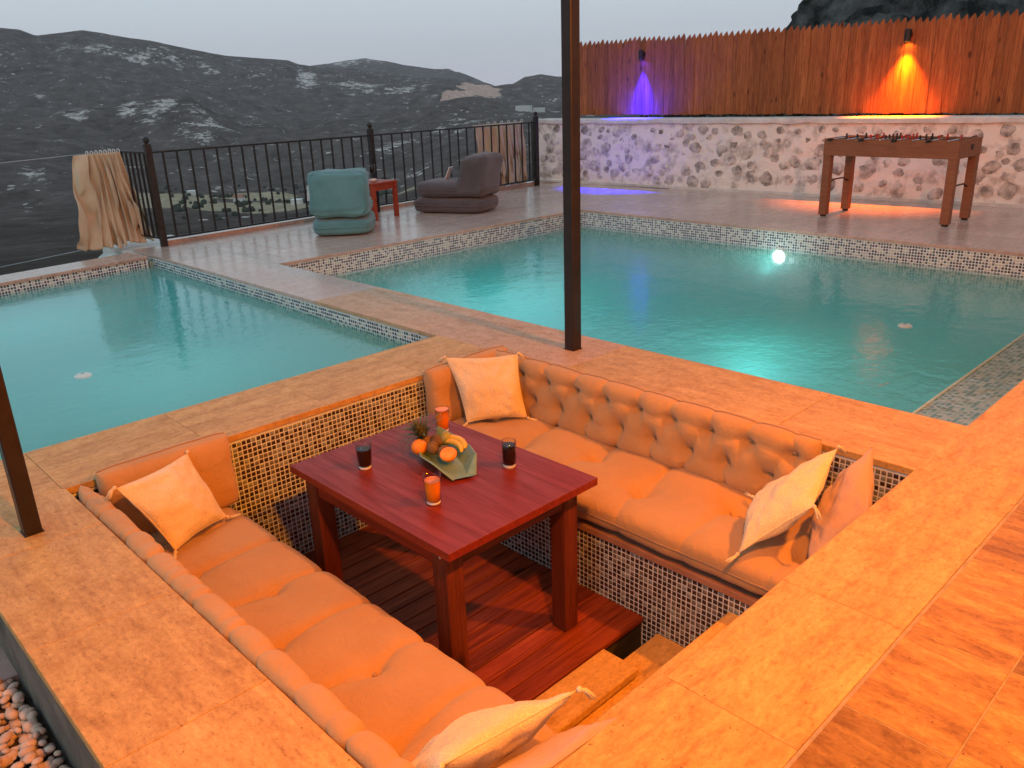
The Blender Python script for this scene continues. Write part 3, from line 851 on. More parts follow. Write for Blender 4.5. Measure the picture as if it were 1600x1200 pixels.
# pit walls
pit = MB(); e = 0.0105
pit.box((PX0 - 0.012, PY1, -1.05), (XW + 0.012, PY1 + 0.0115, T - 0.001))
pit.box((XW, PY0 - 0.012, -1.05), (XW + 0.0115, PY1 + 0.0115, T - 0.001))
pit.box((PX0 - 0.012, PY0 - 0.012, -1.05), (PX0 - 0.001, PY1 + 0.0115, T - 0.001))
pit.box((PX0 - 0.012, PY0 - 0.0115, -1.05), (XW + 0.012, PY0, T - 0.001))
pitw = pit.build("lounge_pit", M['grout_white'], kind="structure")
p_ = 0.0245
mosaic_panel("mosaic_tiles", (PX0 + 0.01, PY1 - 0.0005, -0.755), (1, 0, 0), (0, 0, 1), 97, 29, p_, PITM, PITW, pitw)
mosaic_panel("mosaic_tiles", (XW - 0.0005, PY1 - 0.01, -0.755), (0, -1, 0), (0, 0, 1), 98, 29, p_, PITM, PITW, pitw)
# stepped seat benches
for nm, x0, x1 in (("right", 2.5, XW - 0.004), ("left", PX0 + 0.001, 1.30)):
    b = MB(); b.box((x0, PY0 + 0.001, -1.049), (x1, PY1 - 0.004, -0.43))
    bench = b.build("seat_bench", [M['grout_white']], kind="structure")
    if nm == "right":
        mosaic_panel("mosaic_tiles", (x0 - 0.0005, PY1 - 0.02, -1.045), (0, -1, 0), (0, 0, 1), 98, 24, p_, PITM, [.62, .26, .12], bench)
        b = MB(); b.box((x0 - 0.012, PY0 + 0.002, -0.456), (x0 + 0.05, PY1 - 0.005, -0.424), 0.003)
        b.build("edge_trim", simple("brown_trim", (0.30, 0.17, 0.12), (0.38, 0.23, 0.16), 8, 0.6), bench)
    else:
        b = MB(); b.box((x1 + 0.001, PY0 + 0.002, -1.0), (x1 + 0.006, PY1 - 0.005, -0.44)); b.build("mosaic_face", M['pitYZ'], bench)
# travertine steps down into the pit
st = empty("pit_steps"); st["kind"] = "structure"
for (ya, yb, zt, x1) in ((PY0 + 0.001, 1.17, -0.26, 2.497), (PY0 + 0.001, 1.410, -0.524, 2.497), (PY0 + 0.001, 1.748, -0.80, 2.497)):
    b = MB(); b.box((1.32, ya, zt - 0.30 if zt > -0.7 else -1.045), (x1 - 0.002, yb - 0.02, zt - 0.03)); b.build("step_riser", M['pitXZ'], st)
    b = MB((1.9, yb, zt)); b.box((1.305, ya, zt - 0.03), (x1, yb, zt), 0.006)
    o = b.build("step_tread", M['trav_step'], st); o.location = (1.9, yb, zt)
b = MB((1.9, 1.7, -0.75)); b.box((1.305, 1.63, -0.79), (2.205, 1.812, -0.752), 0.004); o = b.build("step_tread", M['trav_step'], st); o.location = (1.9, 1.7, -0.75)
b = MB(); b.box((1.32, 1.752, -1.045), (2.19, 1.80, -0.795)); b.build("step_riser", M['pitXZ'], st)
# timber platform
pf = empty("timber_platform", (1.9, 2.6, -1.05), label=None); pf["kind"] = "structure"
y = 1.824
_bm = None
while y < 3.415:
    w = 0.0885
    if _bm is None:
        b = MB(); b.box((-0.596, -w / 2, -0.028), (0.596, w / 2, 0), 0.003); _bm = b.mesh("deck_board", M['deck'])
    if y + w > 3.417: break
    o = link("deck_board", _bm, pf, (1.9 - 1.9, y + w / 2 - 2.6, 0.295 + random.uniform(-0.001, 0.001)))
    y += w + 0.0055
for yy in (1.86, 2.6, 3.3):
    b = MB(); b.box((1.305, yy - 0.025, -1.045), (2.495, yy + 0.025, -0.785)); o = b.build("joist", M['soil'], pf); o.location = (-1.9, -2.6, 1.05)

# pools ----------------------------------------------------------------
def basin(name, x0, y0, x1, y1, zf):
    o = empty(name); o["kind"] = "structure"
    t = 0.0115
    b = MB(); b.box((x0, y0, zf - 0.05), (x1, y1, zf)); b.build("pool_floor", M['mosXY'], o)
    b = MB(); b.box((x0 - t, y1, zf), (x1 + t, y1 + t, T - 0.001)); b.build("pool_wall", M['mosXZ'], o)
    b = MB(); b.box((x0 - t, y0 - t, zf), (x1 + t, y0, T - 0.001)); b.build("pool_wall", M['mosXZ'], o)
    b = MB(); b.box((x0 - t, y0, zf), (x0, y1, T - 0.001)); b.build("pool_wall", M['mosYZ'], o)
    b = MB(); b.box((x1, y0, zf), (x1 + t, y1, T - 0.001)); b.build("pool_wall", M['mosYZ'], o)
    return o
WR, WL = -0.20, -0.105
main = basin("main_pool", XE, PY0, RX1, RY1, -1.45)
q = 0.0265
nb = 8
b = MB(); b.box((XE, RY1 - 0.002, WR - 0.03), (RX1 - 0.003, RY1 + 0.002, T - 0.002)); b.build('grout_backing', M['grout_white'], main)
b = MB(); b.box((RX1 - 0.002, PY0, WR - 0.03), (RX1 + 0.002, RY1 - 0.003, T - 0.002)); b.build('grout_backing', M['grout_white'], main)
mosaic_panel("mosaic_tiles", (XE + 0.0, RY1 - 0.0025, WR - 0.02), (1, 0, 0), (0, 0, 1), 161, 7, q, POOM, POOW, main, tile=0.70)
mosaic_panel("mosaic_tiles", (RX1 - 0.0025, RY1, WR - 0.02), (0, -1, 0), (0, 0, 1), 226, 7, q, POOM, POOW, main, tile=0.70)
b = MB(); b.box((XE + 0.001, PY0 + 0.001, -1.445), (RX1 - 0.001, 1.42, WR - 0.035)); b.build("bench_ledge", M['ledXY'], main)
b = MB(); b.tube([(XE + 0.01, 1.425, WR - 0.03), (RX1 - 0.01, 1.425, WR - 0.03)], 0.008, 6); b.build("ledge_nosing", M['tile_cream'], main)
w = MB(); w.box((XE - 0.005, PY0 - 0.005, -1.47), (RX1 + 0.005, RY1 + 0.005, WR)); w.build("main_pool_water", M['water_r'], kind="structure")

# plunge pool, its far edge slightly skew
LX0 = -3.9
plg = empty("plunge_pool"); plg["kind"] = "structure"
FA, FB = Vector((-3.9, 7.50, 0)), Vector((3.07, 8.50, 0))
b = MB(); b.box((LX0, LY0, -1.50), (XW, 9.9, -1.45)); b.build("pool_floor", M['mosXY'], plg)
b = MB(); b.box((XW, LY0, -1.45), (XW + 0.0115, 8.98, T - 0.001)); b.build("pool_wall", M['mosYZ'], plg)
b = MB(); b.box((LX0, LY0 - 0.0115, -1.45), (XW, LY0, T - 0.001)); b.build("pool_wall", M['mosXZ'], plg)
b = MB(); b.box((LX0 - 0.02, LY0, -1.45), (LX0, 9.0, T - 0.001)); b.build("pool_wall", M['mosYZ'], plg)
d = (FB - FA).normalized(); nrm = Vector((-d.y, d.x, 0)); L = (FB - FA).length
def fq(s, t): v = FA + d * s + nrm * t; return (v.x, v.y)
b = MB(); b.prism([fq(0, 0.008), fq(L, 0.008), fq(L, 0.36), fq(0, 0.36)], -1.6, -0.032); b.build("pool_wall", M['mosXZ'], plg)
k = 0
while k < L - 0.1:
    e_ = min(k + 0.75, L)
    c0 = FA + d * (k + e_) / 2 + nrm * 0.185
    b = MB(); b.box((-(e_ - k) / 2 + 0.002, -0.19, -0.031), ((e_ - k) / 2 - 0.002, 0.19, 0.0), 0.004)
    o = b.build("coping_slab", M['tile_far'], plg); o.location = c0; o.rotation_euler = (0, 0, math.atan2(d.y, d.x))
    k = e_
b = MB(); b.prism([fq(0, 0.005), fq(L, 0.005), fq(L, 0.012), fq(0, 0.012)], WL - 0.03, -0.034); b.build('grout_backing', M['grout_white'], plg)
b = MB(); b.box((XW - 0.002, LY0, WL - 0.03), (XW + 0.002, 8.95, T - 0.002)); b.build('grout_backing', M['grout_white'], plg)
mosaic_panel("mosaic_tiles", tuple(FA + nrm * 0.0045 + Vector((0, 0, WL - 0.03))), tuple(d), (0, 0, 1), int(L / q), 4, q, POOM, POOW, plg, tile=0.70)
mosaic_panel("mosaic_tiles", (XW - 0.0025, 8.9, WL - 0.04), (0, -1, 0), (0, 0, 1), int((8.9 - LY0) / q), 4, q, POOM, [.34, .34, .22, .10], plg, tile=0.70)
# overflow gutter corner, lined with mosaic
b = MB(); b.prism([(2.60, 8.80), (3.13, 8.52), (3.13, 9.30), (2.95, 9.45)], -1.2, -0.062); b.build("gutter_ledge", M['mosXY'], plg)
w = MB(); w.prism([(LX0 - 0.01, LY0 - 0.005), (XW + 0.005, LY0 - 0.005), (XW + 0.005, 8.55), (LX0 - 0.01, 7.60)], -1.47, WL)
w.build("plunge_pool_water", M['water_l'], kind="structure")

# lights under water
def point(name, loc, e, col, r=0.05):
    l = bpy.data.lights.new(name, 'POINT'); l.energy = e; l.color = col; l.shadow_soft_size = r
    o = bpy.data.objects.new(name, l); COL.objects.link(o); o.location = loc
    return o
def pool_lamp(loc, n, lit, label):
    o = empty("pool_lamp", loc, label=label, cat="pool lamp")
    n = Vector(n); R_ = n.to_track_quat('Z', 'Y').to_matrix()
    b = MB(); b.lathe((0, 0, 0), [(0.095, 0), (0.095, 0.016), (0.075, 0.024), (0.070, 0.015)], 24)
    b.v = [tuple(R_ @ Vector(v)) for v in b.v]; b.build("bezel", M['white'], o, sm=False)
    b = MB(); b.lathe((0, 0, 0), [(0.066, 0.016), (0.055, 0.03), (0.03, 0.037), (0.001, 0.039)], 24)
    b.v = [tuple(R_ @ Vector(v)) for v in b.v]; b.build("lens", M['e_pool'] if lit else M['white'], o, sm=True)
pool_lamp((RX1 - 0.003, 4.19, -0.29), (-1, 0, 0), True, "glowing white pool lamp on the far mosaic wall of the main pool")
point("pool_glow", (RX1 - 0.25, 4.19, -0.38), 4, (0.7, 1.0, 0.93))
pool_lamp((XE + 0.003, 2.75, -0.52), (1, 0, 0), True, "added underwater lamp on the near wall of the main pool")
point("pool_glow", (4.95, 2.75, -0.60), 13, (0.55, 1.0, 0.95))  # unseen near-wall lamp and this point added for the cyan glow in the water
point("pool_glow", (5.0, 5.2, -1.1), 55, (0.55, 1.0, 0.95))
for gx, gy in ((1.9, 5.2), (1.6, 7.2), (-0.6, 5.6), (-2.2, 6.6)):
    point("pool_glow", (gx, gy, -1.10), 85, (0.55, 1.0, 0.95), 0.12)
def nozzle(loc, label):
    o = empty("pool_nozzle", loc, label=label, cat="pool nozzle")
    b = MB(); b.lathe((0, 0, 0), [(0.05, -0.01), (0.05, 0.0), (0.035, 0.008), (0.012, 0.010)], 18); b.build("cap", M['white'], o)
    b = MB(); b.lathe((0, 0, 0), [(0.012, 0.008), (0.012, 0.014)], 10); b.build("jet", M['steel'], o)
nozzle((1.41, 5.34, WL - 0.02), "small white disc just under the water of the left pool")
nozzle((6.02, 2.14, WR - 0.05), "small pale disc under the dark corner water of the main pool")

# gravel bed and paving beside the left coping
b = MB(); b.box((-1.6, 0.2, -0.35), (0.335, 2.66, -0.27)); b.build("gravel_bed", M['soil'], kind="structure")
b = MB(); b.box((-1.6, 2.66, -0.35), (0.335, 3.72, -0.24)); b.build("side_paving", M['paving'], kind="structure")
b = MB(); b.box((0.3255, -2.5, -0.5), (0.3345, 3.72, T - 0.001)); b.build("coping_face", M['grey_green_plaster'], kind="structure")
b = MB(); rnd = random.Random(3)
for i in range(2600):
    x, y_ = rnd.uniform(-0.55, 0.315), rnd.uniform(1.2, 2.68)
    lay = rnd.choice((0, 0, 1))
    s_ = rnd.uniform(0.011, 0.024)
    R_ = Matrix.Rotation(rnd.uniform(0, 6.28), 3, 'Z') @ Matrix.Rotation(rnd.uniform(-.5, .5), 3, 'X')
    b.sphere((min(x, 0.318 - s_), y_, -0.262 + 0.022 * lay + s_ * 0.3), s_, (1.0, rnd.uniform(0.6, 0.9), rnd.uniform(0.45, 0.7)), 9, 6, R_)
tag(b.build("gravel", M['pebble'], sm=True, kind="stuff"), "rounded beige pebbles beside the left coping", "gravel")

# ------------------------------------------------------------------ posts
def post(x, y, label, h=0.036):
    o = empty("pergola_post", (x, y, 0), label=label, cat="post", group="dark steel pergola posts")
    b = MB(); b.box((-h, -h, 0.0), (h, h, 2.55), 0.004); b.build("shaft", M['post'], o)
    b = MB(); b.box((-h - .004, -h - .004, -0.001), (h + .004, h + .004, 0.004), 0.001); b.build("foot_plate", M['post'], o)
    return o
post(3.462, 3.09, "tall dark post on the divider coping beside the main pool")
post(0.545, 3.125, "dark post at the left edge on the corner of the coping", 0.029)
# unseen amber lanterns, added where the orange light implies lamps
for (lx, ly, lz), en in LAMPS:
    o = empty("amber_lantern", (lx, ly, lz), label="amber pergola lantern lighting the %s side of the pit" % ("right" if lx > 2 else "left"), cat="lantern")
    b = MB(); b.lathe((0, 0, 0), [(0.09, 0.10), (0.10, 0.13), (0.03, 0.16)], 20); b.build("hood", M['metal'], o)
    b = MB(); b.tube([(0, 0, 0.16), (0, 0, 0.60)], 0.008, 6); b.build("stem", M['metal'], o)
    b = MB(); b.sphere((0, 0, 0.085), 0.035, n=12, m=8); b.build("bulb", M['e_amber'], o, sm=True)
    point("amber_light", (lx, ly, lz - 0.02), en, AMBER, 0.07)

# unseen pergola roof and house front, added to block part of the sky
ro_ = empty("added_pergola_roof", (2.0, 0.0, 2.55), label="added dark timber pergola roof over the sunken lounge, out of view", cat="pergola roof")
def rp(nm, a, bb, mat='post'):
    b = MB(ro_.location); b.box(a, bb, 0.004); return b.build(nm, M[mat], ro_)
for yy in (3.09, 0.0, -2.3): rp("beam", (-0.2, yy - 0.05, 2.55), (4.4, yy + 0.05, 2.68))
for xx in (0.0, 1.0, 2.0, 3.0, 4.0): rp("rafter", (xx - 0.03, -2.55, 2.685), (xx + 0.03, 3.2, 2.78))
rp("roof_boards", (-0.4, -2.58, 2.785), (4.6, 3.25, 2.81), 'table_rail')
hs_ = empty("house", (4.0, -2.62, 0), label="pale plastered house front added behind the viewer, out of view", cat="house")
b = MB(hs_.location); b.box((-4.0, -2.9, -0.5), (13.0, -2.62, 5.0)); b.build("wall", M['plaster'], hs_)
b = MB(hs_.location); b.box((1.0, -2.617, 0.02), (2.8, -2.60, 2.1), 0.004); b.build("door", M['foos'], hs_)

# ------------------------------------------------------------------ cushions
def cushion(name, L, Wd, T_, org, ex, ey, tufts, creases, label, seed=1, cat="cushion", mat='fab', nu=330, nphi=110, dt=0.03, px=5.0, sag=0.0, wr=0.004, group=None, pipe=True):
    """sewn, tufted mattress cushion: L along ex, width along ey, thickness along ex x ey"""
    ex, ey = Vector(ex).normalized(), Vector(ey).normalized(); ez = ex.cross(ey)
    s = np.linspace(-1, 1, nu)
    s = np.sign(s) * (1 - (1 - np.abs(s)) ** 1.25)
    ph = np.linspace(0, 2 * np.pi, nphi, endpoint=False)
    c, q = np.cos(ph), np.sin(ph)
    X = s[:, None] * L / 2 * np.ones_like(ph)
    tsc = np.sqrt(np.maximum(0, 1 - np.abs(s) ** 14)); tsc = np.maximum(tsc, 0.04)
    wsc = 1 - 0.05 * np.abs(s) ** 10
    Yc = np.sign(c) * np.abs(c) ** (2 / px) * Wd / 2
    Zc = np.sign(q) * np.abs(q) ** (2 / 3.2) * T_ / 2
    Y = Yc[None, :] * wsc[:, None]
    Z = Zc[None, :] * tsc[:, None]
    # width fullness between transverse creases
    D = np.zeros_like(X)
    topw = np.clip(Z / (T_ / 2), 0, 1) ** 0.6
    for (tx, ty, dd, rr) in tufts:
        dist = np.hypot(X - tx, Y - ty)
        D -= dd * np.exp(-(dist / rr) ** 1.15)
    for (ax_, ay_, bx_, by_, dd, ww) in creases:
        vx, vy = bx_ - ax_, by_ - ay_
        L2 = vx * vx + vy * vy + 1e-9
        tt = np.clip(((X - ax_) * vx + (Y - ay_) * vy) / L2, 0, 1)
        wob = 0.012 * np.sin(tt * 5.5 + ax_ * 17)
        nx, ny = -vy / math.sqrt(L2), vx / math.sqrt(L2)
        dist = np.hypot(X - (ax_ + vx * tt + nx * wob), Y - (ay_ + vy * tt + ny * wob))
        D -= dd * (0.75 * np.exp(-dist / ww) + 0.6 * np.exp(-(dist / (ww * 3.4)) ** 2))
    D = np.maximum(D * 1.25, -0.085)
    vs = []
    for i in range(nu):
        for j in range(nphi):
            x, y, z = X[i, j], Y[i, j], Z[i, j]
            n1 = noise.noise(Vector((x * 5 + seed, y * 5, z * 5))) * wr
            n1 += noise.noise(Vector((x * 14 + seed, y * 26, z * 14))) * wr * 0.45
            k = (0.25 + 0.75 * topw[i, j]) if z > 0 else 0.15
            edge = abs(Y[i, j]) / (Wd / 2)
            an, bn = (abs(c[j]) ** 1.2) * math.copysign(1, c[j]), (abs(q[j]) ** 0.8) * math.copysign(1, q[j])
            hn = math.hypot(an, bn) + 1e-6; an /= hn; bn /= hn
            dk = D[i, j] * (k if z > 0 else 0.5) * (1 if abs(s[i]) < 0.995 else 0.2)
            y2 = y + an * (dk + n1)
            z2 = z + bn * (dk + n1) - (sag * math.exp(-((x / L * 2.4) ** 2)) if z > 0 else 0)
            vs.append(Vector((x, y2, z2)))
    root = empty(name, org, label=label, cat=cat, group=group)
    R_ = Matrix((ex, ey, ez)).transposed()
    def W_(v): return tuple(R_ @ v)
    b = MB(); 
    fs = [(i * nphi + j, (i + 1) * nphi + j, (i + 1) * nphi + (j + 1) % nphi, i * nphi + (j + 1) % nphi) for i in range(nu - 1) for j in range(nphi)]
    fs.append(tuple(range(nphi))); fs.append(tuple((nu - 1) * nphi + j for j in range(nphi))[::-1])
    b.add([W_(v) for v in vs], fs)
    b.build("filling", M[mat], root, sm=True)
    if pipe:
        for jj in (0, nphi // 2):
            pts = [W_(vs[i * nphi + jj] + Vector((0, 0.002 if jj == 0 else -0.002, 0))) for i in range(2, nu - 2, 3)]
            b = MB(); b.tube(pts, 0.0042, 5); b.build("piping", M['piping'], root, sm=True)
    bt = None
    for (tx, ty, dd, rr) in tufts:
        if dd < 0.02: continue
        ii = int(np.argmin(np.abs(s * L / 2 - tx)))
        row = [(abs(vs[ii * nphi + j].y - ty), j) for j in range(nphi) if Zc[j] > 0]
        j = min(row)[1]
        if bt is None:
            b = MB(); b.sphere((0, 0, 0), 0.011, (1, 1, 0.5), 10, 6); bt = b.mesh("button", M['piping'], True)
        o = link("button", bt, root, W_(vs[ii * nphi + j] + Vector((0, 0, 0.003))))
        o.rotation_euler = R_.to_euler()
    return root

rnd = random.Random(11)
# long seat cushions
def seat(xc, w, org, ey, label, seed, side):
    L = 2.40
    tf = []; cz = []
    xs_ = [-0.98, -0.60, -0.20, 0.20, 0.60, 0.98] if side == 'R' else [-0.95, -0.64, -0.32, 0.0, 0.32, 0.64, 0.95]
    for i, x in enumerate(xs_):
        ya = 0.08 if i % 2 == 0 else -0.09
        if side == 'R':
            tf.append((x, ya, 0.052, 0.075))
            if i + 1 < len(xs_):
                yb = 0.08 if (i + 1) % 2 == 0 else -0.09
                xm = (x + xs_[i + 1]) / 2
                cz.append((x, ya, x + 0.10, ya + (0.09 if ya < 0 else -0.07), 0.015, 0.012))
            cz.append((x, ya, x + rnd.uniform(-.05, .05), -w / 2 - 0.05, 0.010, 0.012))
            cz.append((x, ya, x + rnd.uniform(-.06, .06), w / 2 + 0.05, 0.014, 0.012))
            cz.append((x, ya, x - 0.11, ya + rnd.uniform(-.05, .05), 0.010, 0.010))
        else:
            tf.append((x, ya, 0.026, 0.05))
            cz.append((x - 0.04, -w / 2 - 0.03, x + 0.01, ya, 0.013, 0.007))
            cz.append((x + 0.01, ya, x - 0.03, w / 2 + 0.03, 0.012, 0.007))
    return cushion("seat_cushion", L, w, 0.175, org, (0, -1, 0), ey, tf, cz, label, seed, px=3.6, wr=0.006)
seat(0, 0.655, (2.795, 2.205, -0.338), (1, 0, 0), "long tufted beige seat cushion on the right bench", 3, 'R')
seat(0, 0.63, (1.065, 2.205, -0.338), (1, 0, 0), "long beige seat cushion with transverse seams on the left bench", 9, 'L')

def back(L, h, T_, org, ex, ey, nc, label, seed, tdep=0.036, nu=380, flat=False):
    tf = []; cz = []
    dx = L / nc
    for i in range(nc + 1):
        x = -L / 2 + (i + 0.5) * dx
        if x < L / 2 - 0.03:
            tf.append((x, 0.085, tdep, 0.036))
            cz.append((x, 0.085, x + rnd.uniform(-.012, .012), h / 2 + 0.03, 0.009, 0.007))
            cz.append((x, 0.085, x + dx * .5, -0.055, 0.011, 0.008))
            cz.append((x, 0.085, x - dx * .5, -0.055, 0.011, 0.008))
            cz.append((x, 0.085, x + dx, 0.085, 0.009, 0.010))
        x = -L / 2 + i * dx
        if abs(x) < L / 2 - 0.03:
            tf.append((x, -0.055, tdep, 0.036))
            cz.append((x, -0.055, x + rnd.uniform(-.012, .012), -h / 2 - 0.03, 0.016, 0.007))
            cz.append((x, -0.055, x + dx, -0.055, 0.009, 0.012))
    return cushion("back_cushion", L, h, T_, org, ex, ey, tf, cz, label, seed, px=4.2, nu=nu, wr=0.004)
# right long back: thickness toward -x ; ex x ey = ez = -x  -> ex=(0,1,0)? (0,1,0)x(0,0,1)=(1,0,0); use (0,-1,0)
back(2.03, 0.335, 0.17, (3.045, 2.37, -0.118), (0, -1, 0), (0.10, 0, 1), 10, "long deep-buttoned beige back cushion along the right wall of the pit", 21)
# short back on the far wall, right corner
cushion("back_cushion", 0.60, 0.33, 0.14, (2.86, 3.345, -0.12), (1, 0, 0), (0, 0.08, 1),
        [(-0.05, 0.0, 0.045, 0.05)], [(-0.3, 0.0, 0.3, 0.0, 0.022, 0.014), (-0.05, 0, -0.05, 0.2, 0.008, 0.01), (-0.05, 0, -0.05, -0.2, 0.008, 0.01)],
        "short beige back cushion at the far corner behind the cream pillow", 33, nu=90)
# left long back and short back
tfL = []; czL = []
x = -1.15
while x < 1.15:
    czL.append((x, -0.06, x + rnd.uniform(-.04, .04), rnd.choice((0.26, 0.20, 0.18)), rnd.uniform(.008, .020), 0.0055))
    czL.append((x + 0.05, 0.06, x + 0.055, 0.2, 0.006, 0.008))
    tfL.append((x, 0.02, 0.030, 0.04))
    x += rnd.uniform(0.17, 0.235)
cushion("back_cushion", 2.36, 0.31, 0.10, (0.797, 2.19, -0.135), (0, 1, 0), (-0.04, 0, 1), tfL, czL,
        "long beige back cushion with pleated top along the left coping", 41, pipe=False, wr=0.008, nu=520)
cushion("back_cushion", 0.56, 0.34, 0.14, (1.130, 3.345, -0.116), (1, 0, 0), (0, 0.05, 1),
        [(0.02, 0.0, 0.03, 0.05)], [(-0.28, -0.02, 0.28, 0.01, 0.014, 0.012)],
        "short beige back cushion on the far wall at the left corner", 47, nu=90)

# throw pillows -------------------------------------------------------
def pillow(c, T_, mat, label, seed, tass=True, cat="pillow", sag=0.0, dirn=None, group=None):
    c = [Vector(v) for v in c]
    cen = sum(c, Vector()) / 4
    n = ((c[2] - c[0]).cross(c[3] - c[1])).normalized()
    G = 44
    def base(u, v):
        p = c[0] * (1 - u) * (1 - v) + c[1] * u * (1 - v) + c[2] * u * v + c[3] * (1 - u) * v
        a, b_ = 2 * u - 1, 2 * v - 1
        pin = 0.045
        p += (cen - p) * pin * 1.6 * ((1 - a * a) * b_ ** 4 + (1 - b_ * b_) * a ** 4)
        return p
    vs = []; fs = []
    for side in (1, -1):
        for i in range(G + 1):
            for j in range(G + 1):
                u = 0.5 - 0.5 * math.cos(math.pi * i / G); v = 0.5 - 0.5 * math.cos(math.pi * j / G)
                a, b_ = abs(2 * u - 1), abs(2 * v - 1)
                prof = ((1 - a ** 2.2) * (1 - b_ ** 2.2)) ** 0.52
                w_ = noise.noise(Vector((u * 3 + seed, v * 3, side))) * 0.020 + noise.noise(Vector((u * 8 + seed, v * 8, side * 3))) * 0.008
                rad_w = 0.006 * math.sin(14 * math.atan2(v - .5, u - .5) + seed) * (a * b_)
                p = base(u, v) + n * side * (T_ / 2 * prof + (w_ + rad_w) * min(1, prof * 1.5))
                if sag: p.z -= sag * prof
                vs.append(p - cen)
        o_ = 0 if side == 1 else (G + 1) ** 2
        for i in range(G):
            for j in range(G):
                q_ = (o_ + i * (G + 1) + j, o_ + (i + 1) * (G + 1) + j, o_ + (i + 1) * (G + 1) + j + 1, o_ + i * (G + 1) + j + 1)
                fs.append(q_ if side == 1 else q_[::-1])
    root = empty("throw_pillow", cen, label=label, cat=cat, group=group)
    b = MB(); b.add(vs, fs); o = b.build("cover", M[mat], root, sm=True)
    bm_ = bmesh.new(); bm_.from_mesh(o.data); bmesh.ops.remove_doubles(bm_, verts=bm_.verts, dist=0.0004); bm_.to_mesh(o.data); bm_.free(); smooth(o.data)
    rim = [base(t, 0) for t in np.linspace(0, 1, 14)] + [base(1, t) for t in np.linspace(0, 1, 14)][1:] + [base(t, 1) for t in np.linspace(1, 0, 14)][1:] + [base(0, t) for t in np.linspace(1, 0, 14)][1:]
    b = MB(); b.tube([p - cen for p in rim], 0.0035, 5); b.build("seam_cord", M[mat], root, sm=True)
    if tass:
        for k, p in enumerate(c):
            d_ = (p - cen).normalized()
            q0 = p - cen + d_ * 0.004
            down = Vector((d_.x * 0.5, d_.y * 0.5, -0.6 if p.z > -0.17 else -0.05)).normalized()
            b = MB(); b.sphere(q0 + d_ * 0.006, 0.0085, n=8, m=6)
            for t in range(11):
                a = t * 2.4
                sp = Vector((math.cos(a), math.sin(a), 0.2 * math.sin(a * 3))) * 0.010
                b.tube([q0 + d_ * 0.008, q0 + d_ * 0.014 + down * 0.012 + sp * 0.5, q0 + d_ * 0.014 + down * 0.046 + sp], [0.0032, 0.0028, 0.0016], 4)
            b.build("tassel", M['fab_cream'], root, sm=True)
    return root
pillow([(2.66, 3.145, -0.235), (2.925, 2.955, -0.235), (2.96, 3.05, 0.095), (2.690, 3.33, 0.085)], 0.12, 'fab_cream', "cream embroidered pillow standing in the far right corner of the pit", 1)
pillow([(0.985, 3.005, -0.225), (1.26, 3.135, -0.235), (1.20, 3.285, 0.035), (0.85, 3.105, 0.065)], 0.11, 'fab_cream', "cream tasselled pillow slumped in the far left corner of the seating", 2)
pillow([(2.478, 1.373, -0.235), (2.655, 1.185, -0.04), (2.955, 1.244, 0.075), (2.836, 1.521, -0.19)], 0.13, 'fab_cream', "cream tasselled pillow leaning at the near end of the right bench", 3)
pillow([(2.57, 1.14, -0.25), (2.76, 0.995 + 0.03, -0.04), (3.04, 1.14, 0.085), (2.99, 1.30, -0.20)], 0.13, 'fab_tan', "plain dusty tan pillow behind the cream one on the right bench", 4, tass=False)
pillow([(0.80, 1.40, -0.20), (1.215, 1.375, -0.235), (1.272, 1.135, 0.0), (0.86, 1.17, 0.03)], 0.12, 'fab_cream', "cream tasselled pillow at the near end of the left bench", 5)
pillow([(0.84, 1.24, -0.21), (1.26, 1.17, -0.235), (1.305, 1.005, -0.015), (0.87, 1.01, 0.015)], 0.10, 'fab_tan', "plain tan pillow wedged under the near coping behind the cream one", 6, tass=False)

# ------------------------------------------------------------------ table
tb = empty("dining_table", (1.905, 2.45, -0.755), label="square red-stained wooden table in the middle of the sunken lounge", cat="table")
tx0, tx1, ty0, ty1, tz = 1.51, 2.30, 1.925, 2.985, -0.035
def tpart(nm, a, bb, mat, c=0.003):
    b = MB(tb.location); b.box(a, bb, c); return b.build(nm, M[mat], tb)
nw = 5; pw = (tx1 - tx0) / nw
for i in range(nw):
    tpart("top_board", (tx0 + i * pw + 0.0001, ty0, tz - 0.032 + 0.0004 * (i % 2)), (tx0 + (i + 1) * pw - 0.0001, ty1, tz + 0.0004 * (i % 2)), 'table', 0.0008)
lw = 0.082
ins = 0.042
for lx in (tx0 + ins, tx1 - ins - lw):
    for ly in (ty0 + ins + 0.03, ty1 - ins - lw):
        tpart("leg", (lx, ly, -0.755), (lx + lw, ly + lw, tz - 0.0325), 'table_leg', 0.004)
ly0, ly1 = ty0 + ins + 0.03, ty1 - ins - lw
lx0, lx1 = tx0 + ins, tx1 - ins - lw
for yy in (ly0 + 0.006, ly1 + lw - 0.032):
    tpart("apron", (lx0 + lw + 0.001, yy, tz - 0.125), (lx1 - 0.001, yy + 0.026, tz - 0.033), 'table_rail')
for xx in (lx0 + 0.006, lx1 + lw - 0.032):
    tpart("apron", (xx, ly0 + lw + 0.001, tz - 0.125), (xx + 0.026, ly1 - 0.001, tz - 0.033), 'table')
for (bx, by, ax_) in ((lx0 - 0.001, ly0 + 0.03, 'x'), (lx0 + 0.02, ly0 - 0.001, 'y'), (lx1 + lw * 0.75, ly0 - 0.001, 'y')):
    b = MB(tb.location); b.sphere((bx, by, tz - 0.075), 0.006, n=8, m=6); b.build("bolt", M['steel'], tb)

